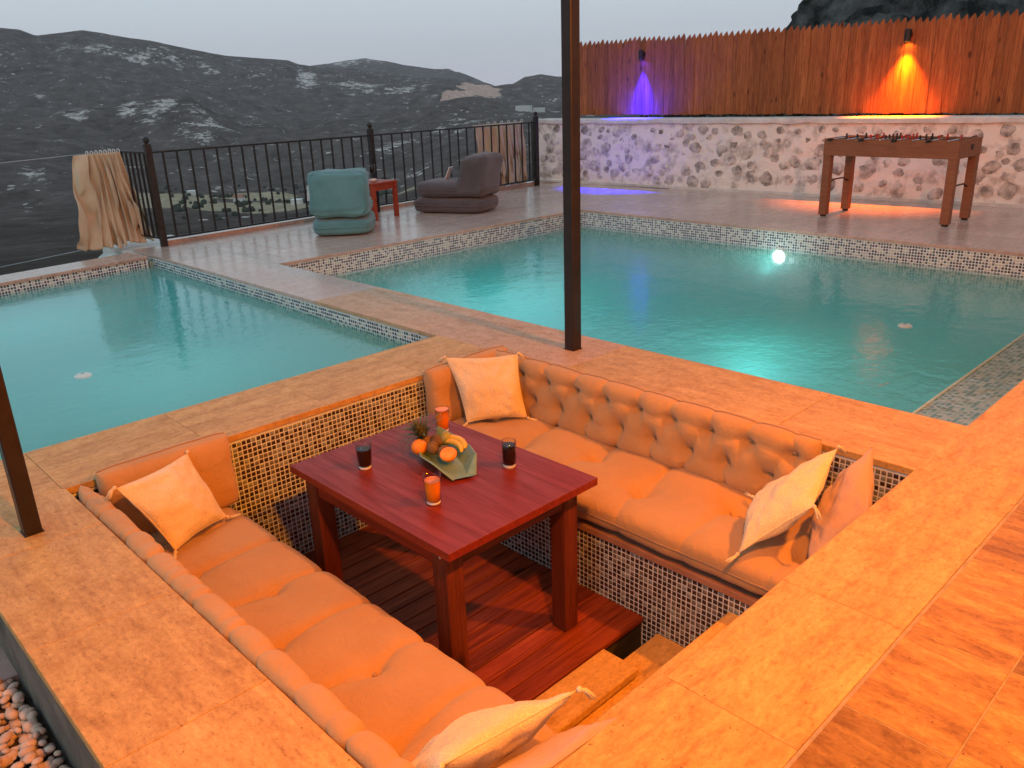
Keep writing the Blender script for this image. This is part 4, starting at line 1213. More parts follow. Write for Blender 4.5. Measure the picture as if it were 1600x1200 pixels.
# drinks
def tumbler(x, y, z, drink, label, h=0.12, r=0.030, fill=0.8, cat="glass", flare=1.18, group=None):
    o = empty("drinking_glass", (x, y, z), label=label, cat=cat, group=group)
    b = MB(); R0, R1 = r, r * flare
    b.lathe((0, 0, 0), [(R0 * 0.9, 0.0), (R0, 0.004), (R0 * 1.01, 0.014), (R0 + (R1 - R0) * .55, h * 0.6), (R1, h), (R1 - 0.0018, h), (R0 + (R1 - R0) * .55 - 0.002, h * 0.6), (R0 * 0.94, 0.016), (0.001, 0.014)], 32, cap1=False)
    b.build("tumbler", M['glass'], o, sm=True)
    b = MB(); hl = h * fill
    rr = lambda t: (R0 * 0.93) + (R1 - R0 * 0.93 - 0.003) * max(0, (t / h)) * 0.92
    b.lathe((0, 0, 0), [(R0 * 0.91, 0.0175), (rr(h * .4), h * .4), (rr(hl), hl), (0.001, hl)], 32, cap1=False)
    b.build("drink", M[drink], o, sm=False)
    b = MB(); b.lathe((0, 0, 0), [(R0 * 0.86, 0.002), (R0 * 0.9, 0.010), (0.002, 0.012)], 24, cap1=False); b.build("base_gleam", M['white'], o, sm=True)  # white colour stands in for light gleaming in the thick glass bottom
    return o
tumbler(1.716, 2.715, -0.0345, 'cola', "glass of dark cola at the far left of the red table", fill=0.76)
tumbler(2.135, 2.268, -0.0345, 'cola', "glass of dark cola near the right edge of the red table", fill=0.84, flare=1.02)
tumbler(1.712, 2.252, -0.0345, 'juice', "tall glass of orange juice nearest the viewer on the red table", fill=0.80, h=0.125)
tumbler(2.195, 2.775, -0.0345, 'juice', "glass of orange juice at the far corner behind the fruit", fill=0.95, h=0.115)

# boat-shaped fruit dish
bo = empty("fruit_dish", (1.985, 2.50, tz), label="boat-shaped celadon dish full of fruit in the middle of the table", cat="dish")
ax1 = Vector((-0.10, -0.30, 0)).normalized(); ax2 = Vector((-ax1.y, ax1.x, 0))   # long axis towards viewer side, side axis
def dish_pt(s, t, z): return ax1 * s + ax2 * t + Vector((0, 0, z))
prof = [(-0.20, 0.045, 0.085, 0.030), (-0.12, 0.095, 0.060, 0.0), (0.0, 0.115, 0.052, 0.0), (0.10, 0.100, 0.055, 0.0), (0.20, 0.052, 0.012, -0.0)]
b = MB()
rings = []
for (s_, hw, zr, zb) in prof:
    bw = hw * 0.45
    rings.append([dish_pt(s_, -hw, zr), dish_pt(s_ * 0.9, -bw, zb + 0.004), dish_pt(s_ * 0.9, bw, zb + 0.004), dish_pt(s_, hw, zr),
                  dish_pt(s_ * 0.985, hw - 0.006, zr + 0.002), dish_pt(s_ * 0.88, bw - 0.004, zb + 0.012), dish_pt(s_ * 0.88, -bw + 0.004, zb + 0.012), dish_pt(s_ * 0.985, -hw + 0.006, zr + 0.002)])
vs = [v for r_ in rings for v in r_]
fs = []
for i in range(len(rings) - 1):
    for k in range(8):
        fs.append((i * 8 + k, i * 8 + (k + 1) % 8, (i + 1) * 8 + (k + 1) % 8, (i + 1) * 8 + k))
fs.append(tuple(range(8))[::-1]); fs.append(tuple(range(8 * (len(rings) - 1), 8 * len(rings))))
b.add(vs, fs); b.build("dish_body", M['ceramic'], bo)
def fruit(nm, c, r, mat, label, cat, sq=(1, 1, 1), rot=None, extra=None):
    o = empty(nm, c, label=label, cat=cat)
    b = MB(); b.sphere((0, 0, 0), r, sq, 24, 16, rot); b.build("flesh" if extra is None else "peel", M[mat], o, sm=True)
    return o
o = fruit("orange_fruit", (1.918, 2.597, 0.030), 0.035, 'orange', "whole orange at the left side of the fruit dish", "orange", (1, 1, .96))
b = MB(); b.sphere((0.008, -0.01, 0.033), 0.004, n=6, m=4); b.build("stalk", M['pine_leaf'], o)
# cut orange half, its flat face tipped up to the viewer
o = empty("orange_half", (1.958, 2.452, 0.028), label="orange cut in half at the front of the fruit dish", cat="orange")
Rt = Vector((-0.35, -0.25, 0.95)).normalized().to_track_quat('Z', 'Y').to_matrix()
b = MB(); b.lathe((0, 0, 0), [(0.004, -0.036), (0.018, -0.031), (0.031, -0.017), (0.037, 0.0), (0.036, 0.003), (0.032, 0.0035)], 28)
b.v = [tuple(Rt @ Vector(v)) for v in b.v]; b.build("peel", M['orange'], o, sm=True)
b = MB(); b.lathe((0, 0, 0), [(0.0325, 0.003), (0.031, 0.006), (0.002, 0.0058)], 28)
b.v = [tuple(Rt @ Vector(v)) for v in b.v]; b.build("flesh", M['orange_cut'], o)
fruit("kiwi_fruit", (1.950, 2.545, 0.030), 0.026, 'kiwi', "small brown kiwi between the oranges in the dish", "kiwi", (1, 1, 1.2))
fruit("kiwi_fruit", (1.975, 2.500, 0.020), 0.025, 'kiwi', "brown kiwi tucked behind the cut orange", "kiwi", (1.2, 1, 1))
fruit("kiwi_fruit", (2.005, 2.585, 0.034), 0.028, 'kiwi', "dark brown kiwi at the foot of the pineapple", "kiwi", (1, 1.2, 1))
fruit("green_pear", (2.035, 2.560, 0.044), 0.027, 'pear', "small green pear beside the banana in the dish", "pear", (1, 1, 1.15))
for k, (dx_, lab) in enumerate(((0.0, "yellow banana curving along the right rim of the dish"), (-0.02, "second banana lying against the inside of the curved one"))):
    o = empty("banana", (2.045 + dx_, 2.50, 0.035), label=lab, cat="banana")
    pts = []; rs = []
    for t in np.linspace(0, 1, 14):
        a = -1.15 + 2.3 * t
        pts.append(Vector((0.058 * math.cos(a) - 0.045, 0.085 * math.sin(a), 0.014 * math.cos(a) - 0.01 * k)))
        rs.append(0.0135 * (1 - abs(2 * t - 1) ** 4 * 0.75))
    b = MB(); b.tube(pts, rs, 7); b.build("peel", M['banana'], o, sm=True)
    b = MB(); b.tube([pts[-1], pts[-1] + (pts[-1] - pts[-2]) * 1.6], 0.004, 5); b.build("stalk", M['kiwi'], o)
o = empty("pineapple", (1.998, 2.625, 0.00), label="pineapple with a spiky crown at the back of the fruit dish", cat="pineapple")
ti = Matrix.Rotation(rad(-22), 3, 'X') @ Matrix.Rotation(rad(-18), 3, 'Y')
b = MB(); b.sphere((0, 0, 0), 0.042, (1, 1, 1.2), 20, 14, ti); b.build("body", M['pine_skin'], o, sm=True)
b = MB(); rnd = random.Random(5)
for k in range(64):
    a = k * 2.399; lev = k / 64
    tilt_ = 1.25 * (1 - lev) ** 0.8
    ln = 0.065 + 0.065 * math.sin(math.pi * min(1, lev + .25)) * rnd.uniform(.8, 1.1)
    bs = Vector((math.cos(a), math.sin(a), 0)) * 0.012 * (1 - lev) + Vector((0, 0, 0.045 + 0.028 * lev))
    pts = []
    for t in (0, .35, .7, 1):
        th = tilt_ * (0.55 + 0.6 * t)
        pts.append(ti @ (bs + Vector((math.cos(a) * math.sin(th), math.sin(a) * math.sin(th), math.cos(th))) * ln * t))
    ww = [0.0065, 0.0062, 0.004, 0.0005]
    side = ti @ Vector((-math.sin(a), math.cos(a), 0))
    vs = []
    for p, w_ in zip(pts, ww): vs += [p - side * w_, p + side * w_]
    b.add(vs, [(0, 1, 3, 2), (2, 3, 5, 4), (4, 5, 7, 6)])
b.build("crown", M['pine_leaf'], o)

# ------------------------------------------------------------------ iron fence
P0, P1, P2 = Vector((3.43, 8.935, 0)), Vector((6.35, 9.12, 0)), Vector((9.80, 9.50, 0))
PR = Vector((3.36, 9.62, 0))
fence = empty("iron_fence", P0, label="black wrought iron balustrade along the far edge of the pool deck", cat="fence")
def fb(nm, fn, mat='metal'):
    b = MB(P0); fn(b); return b.build(nm, M[mat], fence)
def fpost(p):
    def f(b):
        b.box((p.x - 0.032, p.y - 0.032, -0.03), (p.x + 0.032, p.y + 0.032, 1.045), 0.003)
    fb("post", f)
    fb("finial", lambda b: (b.lathe((p.x, p.y, 1.045), [(0.04, 0), (0.04, 0.012), (0.018, 0.02), (0.018, 0.03)], 12), b.sphere((p.x, p.y, 1.10), 0.033, n=12, m=8)))
for p in (P0, P1, P2): fpost(p)
bar_me = None
def span(a, c, n, first=True):
    global bar_me
    d = (c - a); L = d.length; d.normalize(); ang = math.atan2(d.y, d.x)
    R_ = Matrix.Rotation(ang, 3, 'Z')
    for z in (0.975, 0.085):
        m_ = (a + c) / 2 + Vector((0, 0, z))
        fb("rail", lambda b: b.box(m_ - Vector((L / 2 - 0.03, 0.017, 0.010)), m_ + Vector((L / 2 - 0.03, 0.017, 0.010)), 0.002, R_))
    for k in range(1, n):
        p = a + d * (L * k / n)
        if bar_me is None:
            b = MB(); b.box((-0.0085, -0.0085, 0.095), (0.0085, 0.0085, 0.965)); bar_me = b.mesh("bar", M['metal'])
        o = link("bar", bar_me, fence, p - P0); o.rotation_euler = (0, 0, ang)
span(P0, P1, 19); span(P1, P2, 19); span(PR, P0, 7)
b = MB(); b.prism([(3.45, 8.985), (9.9, 9.55), (9.9, 9.66), (3.45, 9.09)], -0.2, 0.045)
b.build("deck_kerb", M['tile_far'], kind="structure")
b = MB(); b.box((3.1, 8.9, -1.2), (3.9, 9.9, -0.031)); b.build("corner_block", M['plaster'], kind="structure")

# wires left of the fence
wr_ = empty("wire_guard", (2.0, 9.3, 0), label="two thin taut wires running left from the fence corner", cat="wire")
for z, s in ((0.985, 0.0), (0.02, 0.0)):
    pts = [Vector((3.36 - 7.6 * t, 9.60 - 2.1 * t, z - 0.05 * math.sin(math.pi * t))) for t in np.linspace(0, 1, 24)]
    b = MB(wr_.location); b.tube(pts, 0.0045, 5); b.build("wire", M['steel'], wr_)
o = None
# gathered linen curtains
def curtain(top, bot, z1, z0, folds, amp, label, seed, rings=8):
    """top, bot: (point a, point b) in plan"""
    (ta, tb_), (ba, bb_) = [(Vector(p[0]), Vector(p[1])) for p in (top, bot)]
    root = empty("gathered_curtain", ((ta.x + tb_.x) / 2, (ta.y + tb_.y) / 2, z0), label=label, cat="curtain")
    nu, nv = 260, 50
    nr_ = Vector((-(tb_ - ta).y, (tb_ - ta).x)).normalized()
    rn = random.Random(seed)
    ks = sorted(rn.uniform(0, 1) for _ in range(folds))
    phs = np.cumsum([1 + 1.3 * rn.random() for _ in range(40)])
    vs = []
    for i in range(nu):
        u = i / (nu - 1)
        # first third is one broad smooth fold, the rest tight pleats
        tt = u
        ph_ = (0.8 * tt / 0.30) if tt < 0.30 else 0.8 + (tt - 0.30) / 0.70 * folds
        for j in range(nv):
            v = j / (nv - 1)
            p = ta.lerp(tb_, u) * (1 - v) + ba.lerp(bb_, u) * v
            a_ = amp * 1.35 * (0.35 + 0.65 * math.sin(min(1, v * 1.6) * math.pi / 2))
            wob = noise.noise(Vector((u * 7 + seed, v * 2.2, 0))) * 2.4
            w_ = math.sin(ph_ * 2 * math.pi + wob * 1.6)
            w_ = math.copysign(abs(w_) ** 0.7, w_)
            xoff = 0.022 * math.sin(ph_ * 4 * math.pi + wob)
            p = p + nr_ * (a_ * w_ + 0.03 * noise.noise(Vector((u * 3, v * 2, seed)))) + (tb_ - ta).normalized() * xoff * (0.4 + v)
            hem = 0.035 * noise.noise(Vector((u * 5 + seed, 7, 0))) + 0.02 * w_
            z = z1 + (z0 + hem - z1) * v
            vs.append(Vector((p.x, p.y, z)) - root.location)
    fs = [(i * nv + j, (i + 1) * nv + j, (i + 1) * nv + j + 1, i * nv + j + 1) for i in range(nu - 1) for j in range(nv - 1)]
    b = MB(); b.add(vs, fs); o = b.build("cloth", M['linen'], root, sm=True)
    md = o.modifiers.new("thickness", 'SOLIDIFY'); md.thickness = 0.004
    for k in range(rings):
        u = 0.3 + 0.7 * k / (rings - 1)
        p = ta.lerp(tb_, u)
        b = MB(root.location)
        b.tube([Vector((p.x, p.y, z1 + 0.01)) + Vector((nr_.x * math.cos(a), nr_.y * math.cos(a), math.sin(a))) * 0.022 for a in np.linspace(0, 2 * math.pi, 12)], 0.004, 5)
        b.build("ring", M['white'], root, sm=True)
    return root
curtain(((2.83, 9.36), (3.34, 9.52)), ((2.66, 9.24), (3.46, 9.40)), 0.975, 0.03, 7, 0.045, "beige curtain gathered on the wire at the left end of the fence", 5)
curtain(((8.45, 9.50), (9.62, 9.64)), ((8.62, 9.52), (9.66, 9.64)), 0.99, 0.06, 9, 0.045, "beige curtain bunched behind the fence bars next to the stone wall", 8, rings=6)

# ------------------------------------------------------------------ stone wall
WA, WB = Vector((10.235, 9.90, 0)), Vector((10.93, 0.2, 0))
wd = (WB - WA).normalized(); wn = Vector((wd.y, -wd.x, 0))    # wn points to the pool
if wn.x > 0: wn = -wn
wall = empty("stone_wall", WA, label="low rubble stone wall with smeared pale mortar behind the deck", cat="wall")
Lw = (WB - WA).length
def wp(s, t, z): return WA + wd * s - wn * t + Vector((0, 0, z))
b = MB(WA)
# mortar face with relief
nu, nv = 420, 44
vs = []
for i in range(nu + 1):
    for j in range(nv + 1):
        s_, z = Lw * i / nu, 0.95 * j / nv
        rr = -noise.noise(Vector((s_ * 3.6, z * 3.6, 1))) * 0.016 - noise.noise(Vector((s_ * 9, z * 9, 4))) * 0.011 - noise.noise(Vector((s_ * 22, z * 22, 4))) * 0.005
        vs.append(wp(s_, -rr - 0.0, z))
fs = [(i * (nv + 1) + j, (i + 1) * (nv + 1) + j, (i + 1) * (nv + 1) + j + 1, i * (nv + 1) + j + 1) for i in range(nu) for j in range(nv)]
b.add(vs, [f[::-1] for f in fs]); b.build("mortar", M['mortar'], wall, sm=True)
b = MB(WA); q4 = [wp(0, 0.03, 0), wp(Lw, 0.03, 0), wp(Lw, 0.30, 0), wp(0, 0.30, 0)]
b.prism([(p.x, p.y) for p in q4][::-1], -0.5, 0.95); b.build("wall_core", M['mortar'], wall)
b = MB(WA)
n_ = 90
vs = []
for i in range(n_ + 1):
    s_ = Lw * i / n_
    w1 = 0.012 * noise.noise(Vector((s_ * 3, 0, 0))); w2 = 0.02 * noise.noise(Vector((s_ * 4, 5, 0)))
    vs += [wp(s_, -0.035 + w1, 0.93 + w2), wp(s_, -0.035 + w1, 0.985), wp(s_, -0.02, 0.998 + w1 * .3), wp(s_, 0.31, 1.0), wp(s_, 0.31, 0.93)]
fs = [(i * 5 + k, i * 5 + k + 1, i * 5 + k + 6, i * 5 + k + 5) for i in range(n_) for k in range(4)]
b.add(vs, fs); b.build("cap", M['plaster'], wall, sm=False)
b = MB(WA); q4 = [wp(0, -0.03, 0), wp(Lw, -0.03, 0), wp(Lw, 0.02, 0), wp(0, 0.02, 0)]
b.prism([(p.x, p.y) for p in q4][::-1], 0.0, 0.035); b.build("skirting", M['plaster'], wall)
rnd = random.Random(8)
placed = []
tries = 0
while len(placed) < 190 and tries < 9000:
    tries += 1
    s_, z = rnd.uniform(0.1, Lw - 0.1), rnd.uniform(0.10, 0.86)
    r_ = rnd.uniform(0.055, 0.135)
    if z > 0.74: r_ *= 0.8
    if any(math.hypot(s_ - a, (z - c) * 1.15) < (r_ + q_) * 0.92 for a, c, q_ in placed): continue
    placed.append((s_, z, r_))
for s_, z, r_ in placed:
    b = MB(); m_ = 12
    hgt = rnd.uniform(0.006, 0.018); asp = rnd.uniform(0.7, 1.0); rot_ = rnd.uniform(0, 3.1)
    ring = [rnd.uniform(0.74, 1.08) for _ in range(m_)]
    vs = []
    for k in range(m_):
        a = 2 * math.pi * k / m_
        x_, z_ = math.cos(a) * r_ * ring[k], math.sin(a) * r_ * ring[k] * asp
        vs.append(Vector((x_ * math.cos(rot_ * .2) - z_ * math.sin(rot_ * .2), 0, x_ * math.sin(rot_ * .2) + z_ * math.cos(rot_ * .2))))
    o_ = [wd * v.x + Vector((0, 0, v.z)) for v in vs]
    out1 = [p - wn * 0.02 for p in o_]; out2 = [p * 0.93 + wn * (hgt * rnd.uniform(.5, .9)) for p in o_]; out3 = [p * 0.55 + wn * hgt * rnd.uniform(.8, 1.25) for p in o_]
    V_ = out1 + out2 + out3 + [wn * hgt * 1.1]
    F_ = []
    for k in range(m_):
        k2 = (k + 1) % m_
        F_ += [(k, k2, m_ + k2, m_ + k), (m_ + k, m_ + k2, 2 * m_ + k2, 2 * m_ + k), (2 * m_ + k, 2 * m_ + k2, 3 * m_)]
    b.add(V_, F_)
    o = b.build("stone", M['stone'], wall); o.location = wd * s_ - wn * 0.003 + Vector((0, 0, z))
# planted bank behind the wall
b = MB(); q4 = [wp(-0.4, 0.32, 0), wp(Lw + 1, 0.32, 0), wp(Lw + 1, 6, 0), wp(-0.4, 6, 0)]
b.prism([(p.x, p.y) for p in q4][::-1], -3, 0.96); b.build("soil_bank", M['soil'], kind="structure")
rnd = random.Random(4); b = MB()
for k in range(2600):
    s_ = rnd.uniform(1.6, Lw); t_ = 0.62 + rnd.random() ** 2 * 0.9; z = 0.95 + rnd.random() * 0.11
    c_ = wp(s_, t_, z); r_ = rnd.uniform(0.02, 0.045)
    d1 = Vector((rnd.uniform(-1, 1), rnd.uniform(-1, 1), rnd.uniform(-1, 1))).normalized() * r_; d2 = d1.cross(Vector((rnd.uniform(-1, 1), rnd.uniform(-1, 1), rnd.uniform(-1, 1)))).normalized() * r_ * .5
    b.add([c_ - d1, c_ + d2, c_ + d1, c_ - d2], [(0, 1, 2, 3)])
tag(b.build("ground_cover", simple("dark_leaf", (0.02, 0.035, 0.015), (0.05, 0.08, 0.03), 3, 0.8), kind="stuff"), "low dark plants behind the stone wall", "plants")

# ------------------------------------------------------------------ wooden picket fence
pfn = empty("picket_fence", wp(0.3, 0.36, 0), label="tall brown picket fence with saw-tooth top above the stone wall", cat="fence")
NPK = 112
FT = 0.42
s0, s1 = 0.30, Lw + 0.1
pkm = []
for v_ in range(5):
    b = MB(); w_ = 0.041; hh = 1.10 + v_ * 0.006
    vs = []
    for yy in (-0.009, 0.009):
        vs += [(-w_, yy, 0), (w_, yy, 0), (w_, yy, hh - 0.062), (w_ * 0.62, yy, hh - 0.012), (w_ * 0.5, yy, hh), (-w_, yy, hh - 0.07)]
    b.add(vs, [(0, 1, 2, 3, 4, 5), (11, 10, 9, 8, 7, 6)] + [(i, i + 6, (i + 1) % 6 + 6, (i + 1) % 6) for i in range(6)])
    pkm.append(b.mesh("picket", M['picket']))
pitchp = (s1 - s0) / NPK
ang = math.atan2(wd.y, wd.x)
for k in range(NPK):
    s_ = s0 + (k + 0.5) * pitchp
    p = wp(s_, FT + (0.0 if k % 2 else 0.004) + random.uniform(-.002, .002), 1.045 + random.uniform(-.008, .008) - 0.004 * s_)
    o = link("picket", random.choice(pkm), pfn, p - pfn.location)
    o.rotation_euler = (0, random.uniform(-.006, .006), ang); o.scale = (pitchp / 0.0835, 1, 1)
for z in (1.25, 1.85):
    b = MB(pfn.location)
    vs = [wp(s0, FT + 0.013, z), wp(s1, FT + 0.013, z), wp(s1, FT + 0.05, z), wp(s0, FT + 0.05, z)]
    vs += [v + Vector((0, 0, 0.07)) for v in vs]
    b.add(vs, [(0, 1, 2, 3), (7, 6, 5, 4), (0, 4, 5, 1), (1, 5, 6, 2), (2, 6, 7, 3), (3, 7, 4, 0)]); b.build("rail", M['picket'], pfn)
k = s0 + 0.1
while k < s1:
    b = MB(pfn.location); p = wp(k, FT + 0.085, 0); b.box((p.x - .03, p.y - .03, 0.5), (p.x + .03, p.y + .03, 2.0), 0.003); b.build("post", M['metal'], pfn); k += 2.0

# coloured downlights on the pickets
def downlight(s_, z, col, lens, e, label, spotdeg=118, narrow=None):
    p = wp(s_, FT - 0.075, z)
    o = empty("wall_downlight", p, label=label, cat="wall light", group=None)
    b = MB(); b.lathe((0, 0, 0), [(0.040, -0.075), (0.042, 0.055), (0.030, 0.066), (0.001, 0.067)], 20, cap0=False, cap1=False); b.build("housing", M['metal'], o, sm=False)
    b = MB(); b.lathe((0, 0, 0), [(0.030, -0.050), (0.028, -0.048), (0.001, -0.046)], 20); b.build("lens", M[lens], o)
    pp = -wn * 0.03
    b = MB(); b.box((pp.x - 0.022, pp.y - 0.03, -0.03), (pp.x + 0.04, pp.y + 0.03, 0.03), 0.003); b.build("bracket", M['metal'], o)
    l = bpy.data.lights.new("downlight", 'SPOT'); l.energy = e; l.color = col; l.spot_size = rad(spotdeg); l.spot_blend = 0.9; l.shadow_soft_size = 0.018
    so = bpy.data.objects.new("downlight", l); COL.objects.link(so); so.location = p + Vector((0, 0, -0.082)); so.rotation_euler = (-(Vector((0, 0, -1)) * math.cos(rad(11)) + wn * math.sin(rad(11)))).to_track_quat("Z", "Y").to_euler()
    return o
downlight(1.80, 1.905, (0.006, 0.004, 1.0), 'e_blue', 4200, "wall light casting a blue beam down the left part of the picket fence", 62)
downlight(5.62, 1.935, (1.0, 0.165, 0.0), 'e_amber', 1100, "wall light casting an orange beam above the foosball table", 78)

# ------------------------------------------------------------------ foosball table
fo = empty("foosball_table", (9.30, 3.60, 0), rz=rad(-1), label="brown foosball table standing on the deck in front of the stone wall", cat="foosball table")
def fp(nm, a, bb, mat='foos', c=0.003):
    b = MB(); b.box(a, bb, c); return b.build(nm, M[mat], fo)
hx, hy = 0.315, 0.70
for sx_ in (-1, 1):
    for sy_ in (-1, 1):
        x0_, y0_ = sx_ * (hx - 0.045), sy_ * (hy - 0.045)
        lg = fp("leg", (x0_ - 0.042, y0_ - 0.042, 0.02), (x0_ + 0.042, y0_ + 0.042, 0.70))
        b = MB(); b.lathe((x0_, y0_, 0), [(0.032, 0), (0.034, 0.019)], 14); b.build("foot", M['metal'], lg)
b0, b1 = 0.665, 0.845
fp("side_panel", (-hx, -hy, b0), (-hx + 0.022, hy, b1)); fp("side_panel", (hx - 0.022, -hy, b0), (hx, hy, b1))
fp("end_panel", (-hx + 0.0225, -hy, b0), (hx - 0.0225, -hy + 0.022, b1)); fp("end_panel", (-hx + 0.0225, hy - 0.022, b0), (hx - 0.0225, hy, b1))
fp("playfield", (-hx + 0.023, -hy + 0.023, b1 - 0.10), (hx - 0.023, hy - 0.023, b1 - 0.09), 'pitch', 0)
for sy_ in (-1, 1):
    b = MB(); b.lathe((0, 0, 0), [(0.035, 0), (0.035, 0.006)], 16); b.v = [(v[0], v[2] * sy_, v[1] * 0.8) for v in b.v]
    o = b.build("goal_return", M['metal'], fo); o.location = (0.05, sy_ * hy, 0.765)
for sy_ in (-1, 1):
    pts = [(-hx + 0.05, sy_ * (hy - 0.06), 0.36), (-0.1, sy_ * (hy - 0.05), 0.39), (0.1, sy_ * (hy - 0.05), 0.39), (hx - 0.05, sy_ * (hy - 0.06), 0.34)]
    b = MB(); b.tube(pts, 0.009, 6); b.build("stretcher", M['post'], fo, sm=True)
for k in range(8):
    y_ = -hy + 0.10 + k * (2 * hy - 0.2) / 7
    b = MB(); hs = -1 if k % 2 else 1
    b.tube([(-hx - 0.02, y_, b1 - 0.005), (hx + 0.02, y_, b1 - 0.005)], 0.0075, 8); rod = b.build("rod", M['steel'], fo, sm=True)
    b = MB(); b.tube([(hs * (hx + 0.02), y_, b1 - 0.005), (hs * (hx + 0.11), y_, b1 - 0.005)], 0.014, 10); b.build("handle", M['metal'], rod, sm=True)
    cnt = [1, 2, 3, 5, 5, 3, 2, 1][k]
    for i in range(cnt):
        x_ = (i - (cnt - 1) / 2) * (0.48 / max(cnt, 2.2))
        b = MB(); b.box((x_ - 0.013, y_ - 0.009, b1 - 0.075), (x_ + 0.013, y_ + 0.009, b1 + 0.018), 0.003); b.sphere((x_, y_, b1 + 0.029), 0.012, n=8, m=6)
        b.box((x_ - 0.012, y_ - 0.014, b1 - 0.085), (x_ + 0.012, y_ + 0.014, b1 - 0.070), 0.002)
        b.build("player", M['player_red' if k in (0, 1, 3, 5) else 'player_black'], rod)

# ------------------------------------------------------------------ bean lounge chairs
def blob_block(name, lo, hi, mat, parent, seed, e=4.0, puff=1.0, shear=0.0, wr=0.012, taper=0.0):
    """soft stuffed block"""
    lo, hi = Vector(lo), Vector(hi); c = (lo + hi) / 2; h = (hi - lo) / 2
    n, m = 56, 34
    vs = []
    for i in range(m + 1):
        th = -math.pi / 2 + math.pi * i / m
        for k in range(n):
            ph = 2 * math.pi * k / n
            f = lambda v, p: math.copysign(abs(v) ** (2 / p), v)
            x = f(math.cos(th), e) * f(math.cos(ph), e); y = f(math.cos(th), e) * f(math.sin(ph), e); z = f(math.sin(th), e * .75)
            P = Vector((x * h.x, y * h.y, z * h.z))
            nz_ = noise.noise(Vector((x * 1.6 + seed, y * 1.6, z * 1.6))) * wr * 1.8 + noise.noise(Vector((x * 4 + seed, y * 4, z * 4))) * wr * .7
            P += P.normalized() * nz_
            k_ = 1 - taper * (z + 1) / 2
            P.x *= k_ ; 
            P.y += shear * (z + 1) / 2
            vs.append(P + c)
    fs = [(i * n + k, i * n + (k + 1) % n, (i + 1) * n + (k + 1) % n, (i + 1) * n + k) for i in range(m) for k in range(n)]
    b = MB(); b.add(vs, fs); o = b.build(name, M[mat], parent, sm=True)
    bm_ = bmesh.new(); bm_.from_mesh(o.data); bmesh.ops.remove_doubles(bm_, verts=bm_.verts, dist=0.0005); bm_.to_mesh(o.data); bm_.free(); smooth(o.data)
    # seam round the middle
    pts = []
    for t in np.linspace(0, 2 * math.pi, 60):
        f = lambda v, p: math.copysign(abs(v) ** (2 / p), v)
        pts.append(c + Vector((f(math.cos(t), e) * h.x * 1.005 * (1 - taper / 2), f(math.sin(t), e) * h.y * 1.005 + shear / 2, 0)))
    b = MB(); b.tube(pts, 0.006, 5); b.build("seam", M[mat], parent, sm=True)
    return o
# local frame: +y faces forward, rear at y=0
def wedge_back(mat, parent, w, yb, zb, depth, height, lean, seed):
    n, m = 56, 40
    vs = []
    f = lambda v, p: math.copysign(abs(v) ** (2 / p), v)
    for i in range(m + 1):
        th = -math.pi / 2 + math.pi * i / m
        for k in range(n):
            ph = 2 * math.pi * k / n
            x = f(math.cos(th), 6.5) * f(math.cos(ph), 7); y = f(math.cos(th), 6.5) * f(math.sin(ph), 6); z = f(math.sin(th), 8)
            t = (z + 1) / 2
            dp = depth * (1.0 - 0.30 * t)
            P = Vector((x * w / 2 * (1 - 0.03 * t), yb + depth / 2 + y * dp / 2 - lean * t, zb + t * height))
            P += Vector((x, y, z * .5)) * (noise.noise(Vector((x * 2 + seed, y * 2, z * 2))) * 0.030 + noise.noise(Vector((x * 6 + seed, y * 6, z * 9))) * 0.014)
            vs.append(P)
    fs = [(i * n + k, i * n + (k + 1) % n, (i + 1) * n + (k + 1) % n, (i + 1) * n + k) for i in range(m) for k in range(n)]
    for kk in (n // 8, 3 * n // 8, 5 * n // 8, 7 * n // 8):
        pts = [vs[i * n + kk] * 1.0 + Vector((0, 0, 0.0)) for i in range(2, m - 1)]
        b = MB(); b.tube(pts, 0.006, 5); b.build("seam", M[mat], parent, sm=True)
    b = MB(); b.add(vs, fs); o = b.build("backrest", M[mat], parent, sm=True)
    bm_ = bmesh.new(); bm_.from_mesh(o.data); bmesh.ops.remove_doubles(bm_, verts=bm_.verts, dist=0.0005); bm_.to_mesh(o.data); bm_.free(); smooth(o.data)
    return o
def lounge(loc, rz, mat, label, w, ln, lean, bh):
    o = empty("lounge_chair", loc, rz=rz, label=label, cat="lounge chair")
    blob_block("base_cushion", (-w / 2, 0.0, 0.0), (w / 2, ln, 0.19), mat, o, 3, e=6, wr=0.008)
    blob_block("seat_cushion", (-w / 2 + .01, 0.05, 0.185), (w / 2 - .01, ln * 0.98, 0.40), mat, o, 8, e=4.2, wr=0.014)
    wedge_back(mat, o, w * 0.98, -0.02, 0.20, 0.42, bh, lean, 5)
    return o
teal = lounge((4.94, 7.80, 0.001), rad(-39), 'teal', "teal fabric lounge chair seen from behind on the far deck", 0.66, 0.85, 0.0, 0.50)
gry = lounge((7.26, 7.86, 0.001), rad(24), 'grey', "charcoal grey lounge chair with reclined back on the far deck", 0.70, 1.00, 0.10, 0.52)
def booklet(loc, rot, label):
    o = empty("white_booklet", loc, label=label, cat="booklet"); o.rotation_euler = rot
    b = MB(); b.box((-0.06, -0.004, 0), (0.06, 0.004, 0.17), 0.001); b.build("cover", M['white'], o)
    b = MB(); b.box((-0.057, -0.0065, 0.004), (0.057, -0.0045, 0.166)); b.build("page", M['plaster'], o)
booklet((7.00, 8.42, 0.40), (rad(24), 0, rad(24)), "white booklet leaning on the charcoal chair's backrest")
booklet((4.90, 8.28, 0.36), (rad(-10), 0, rad(-60)), "white booklet standing on the teal chair's seat")

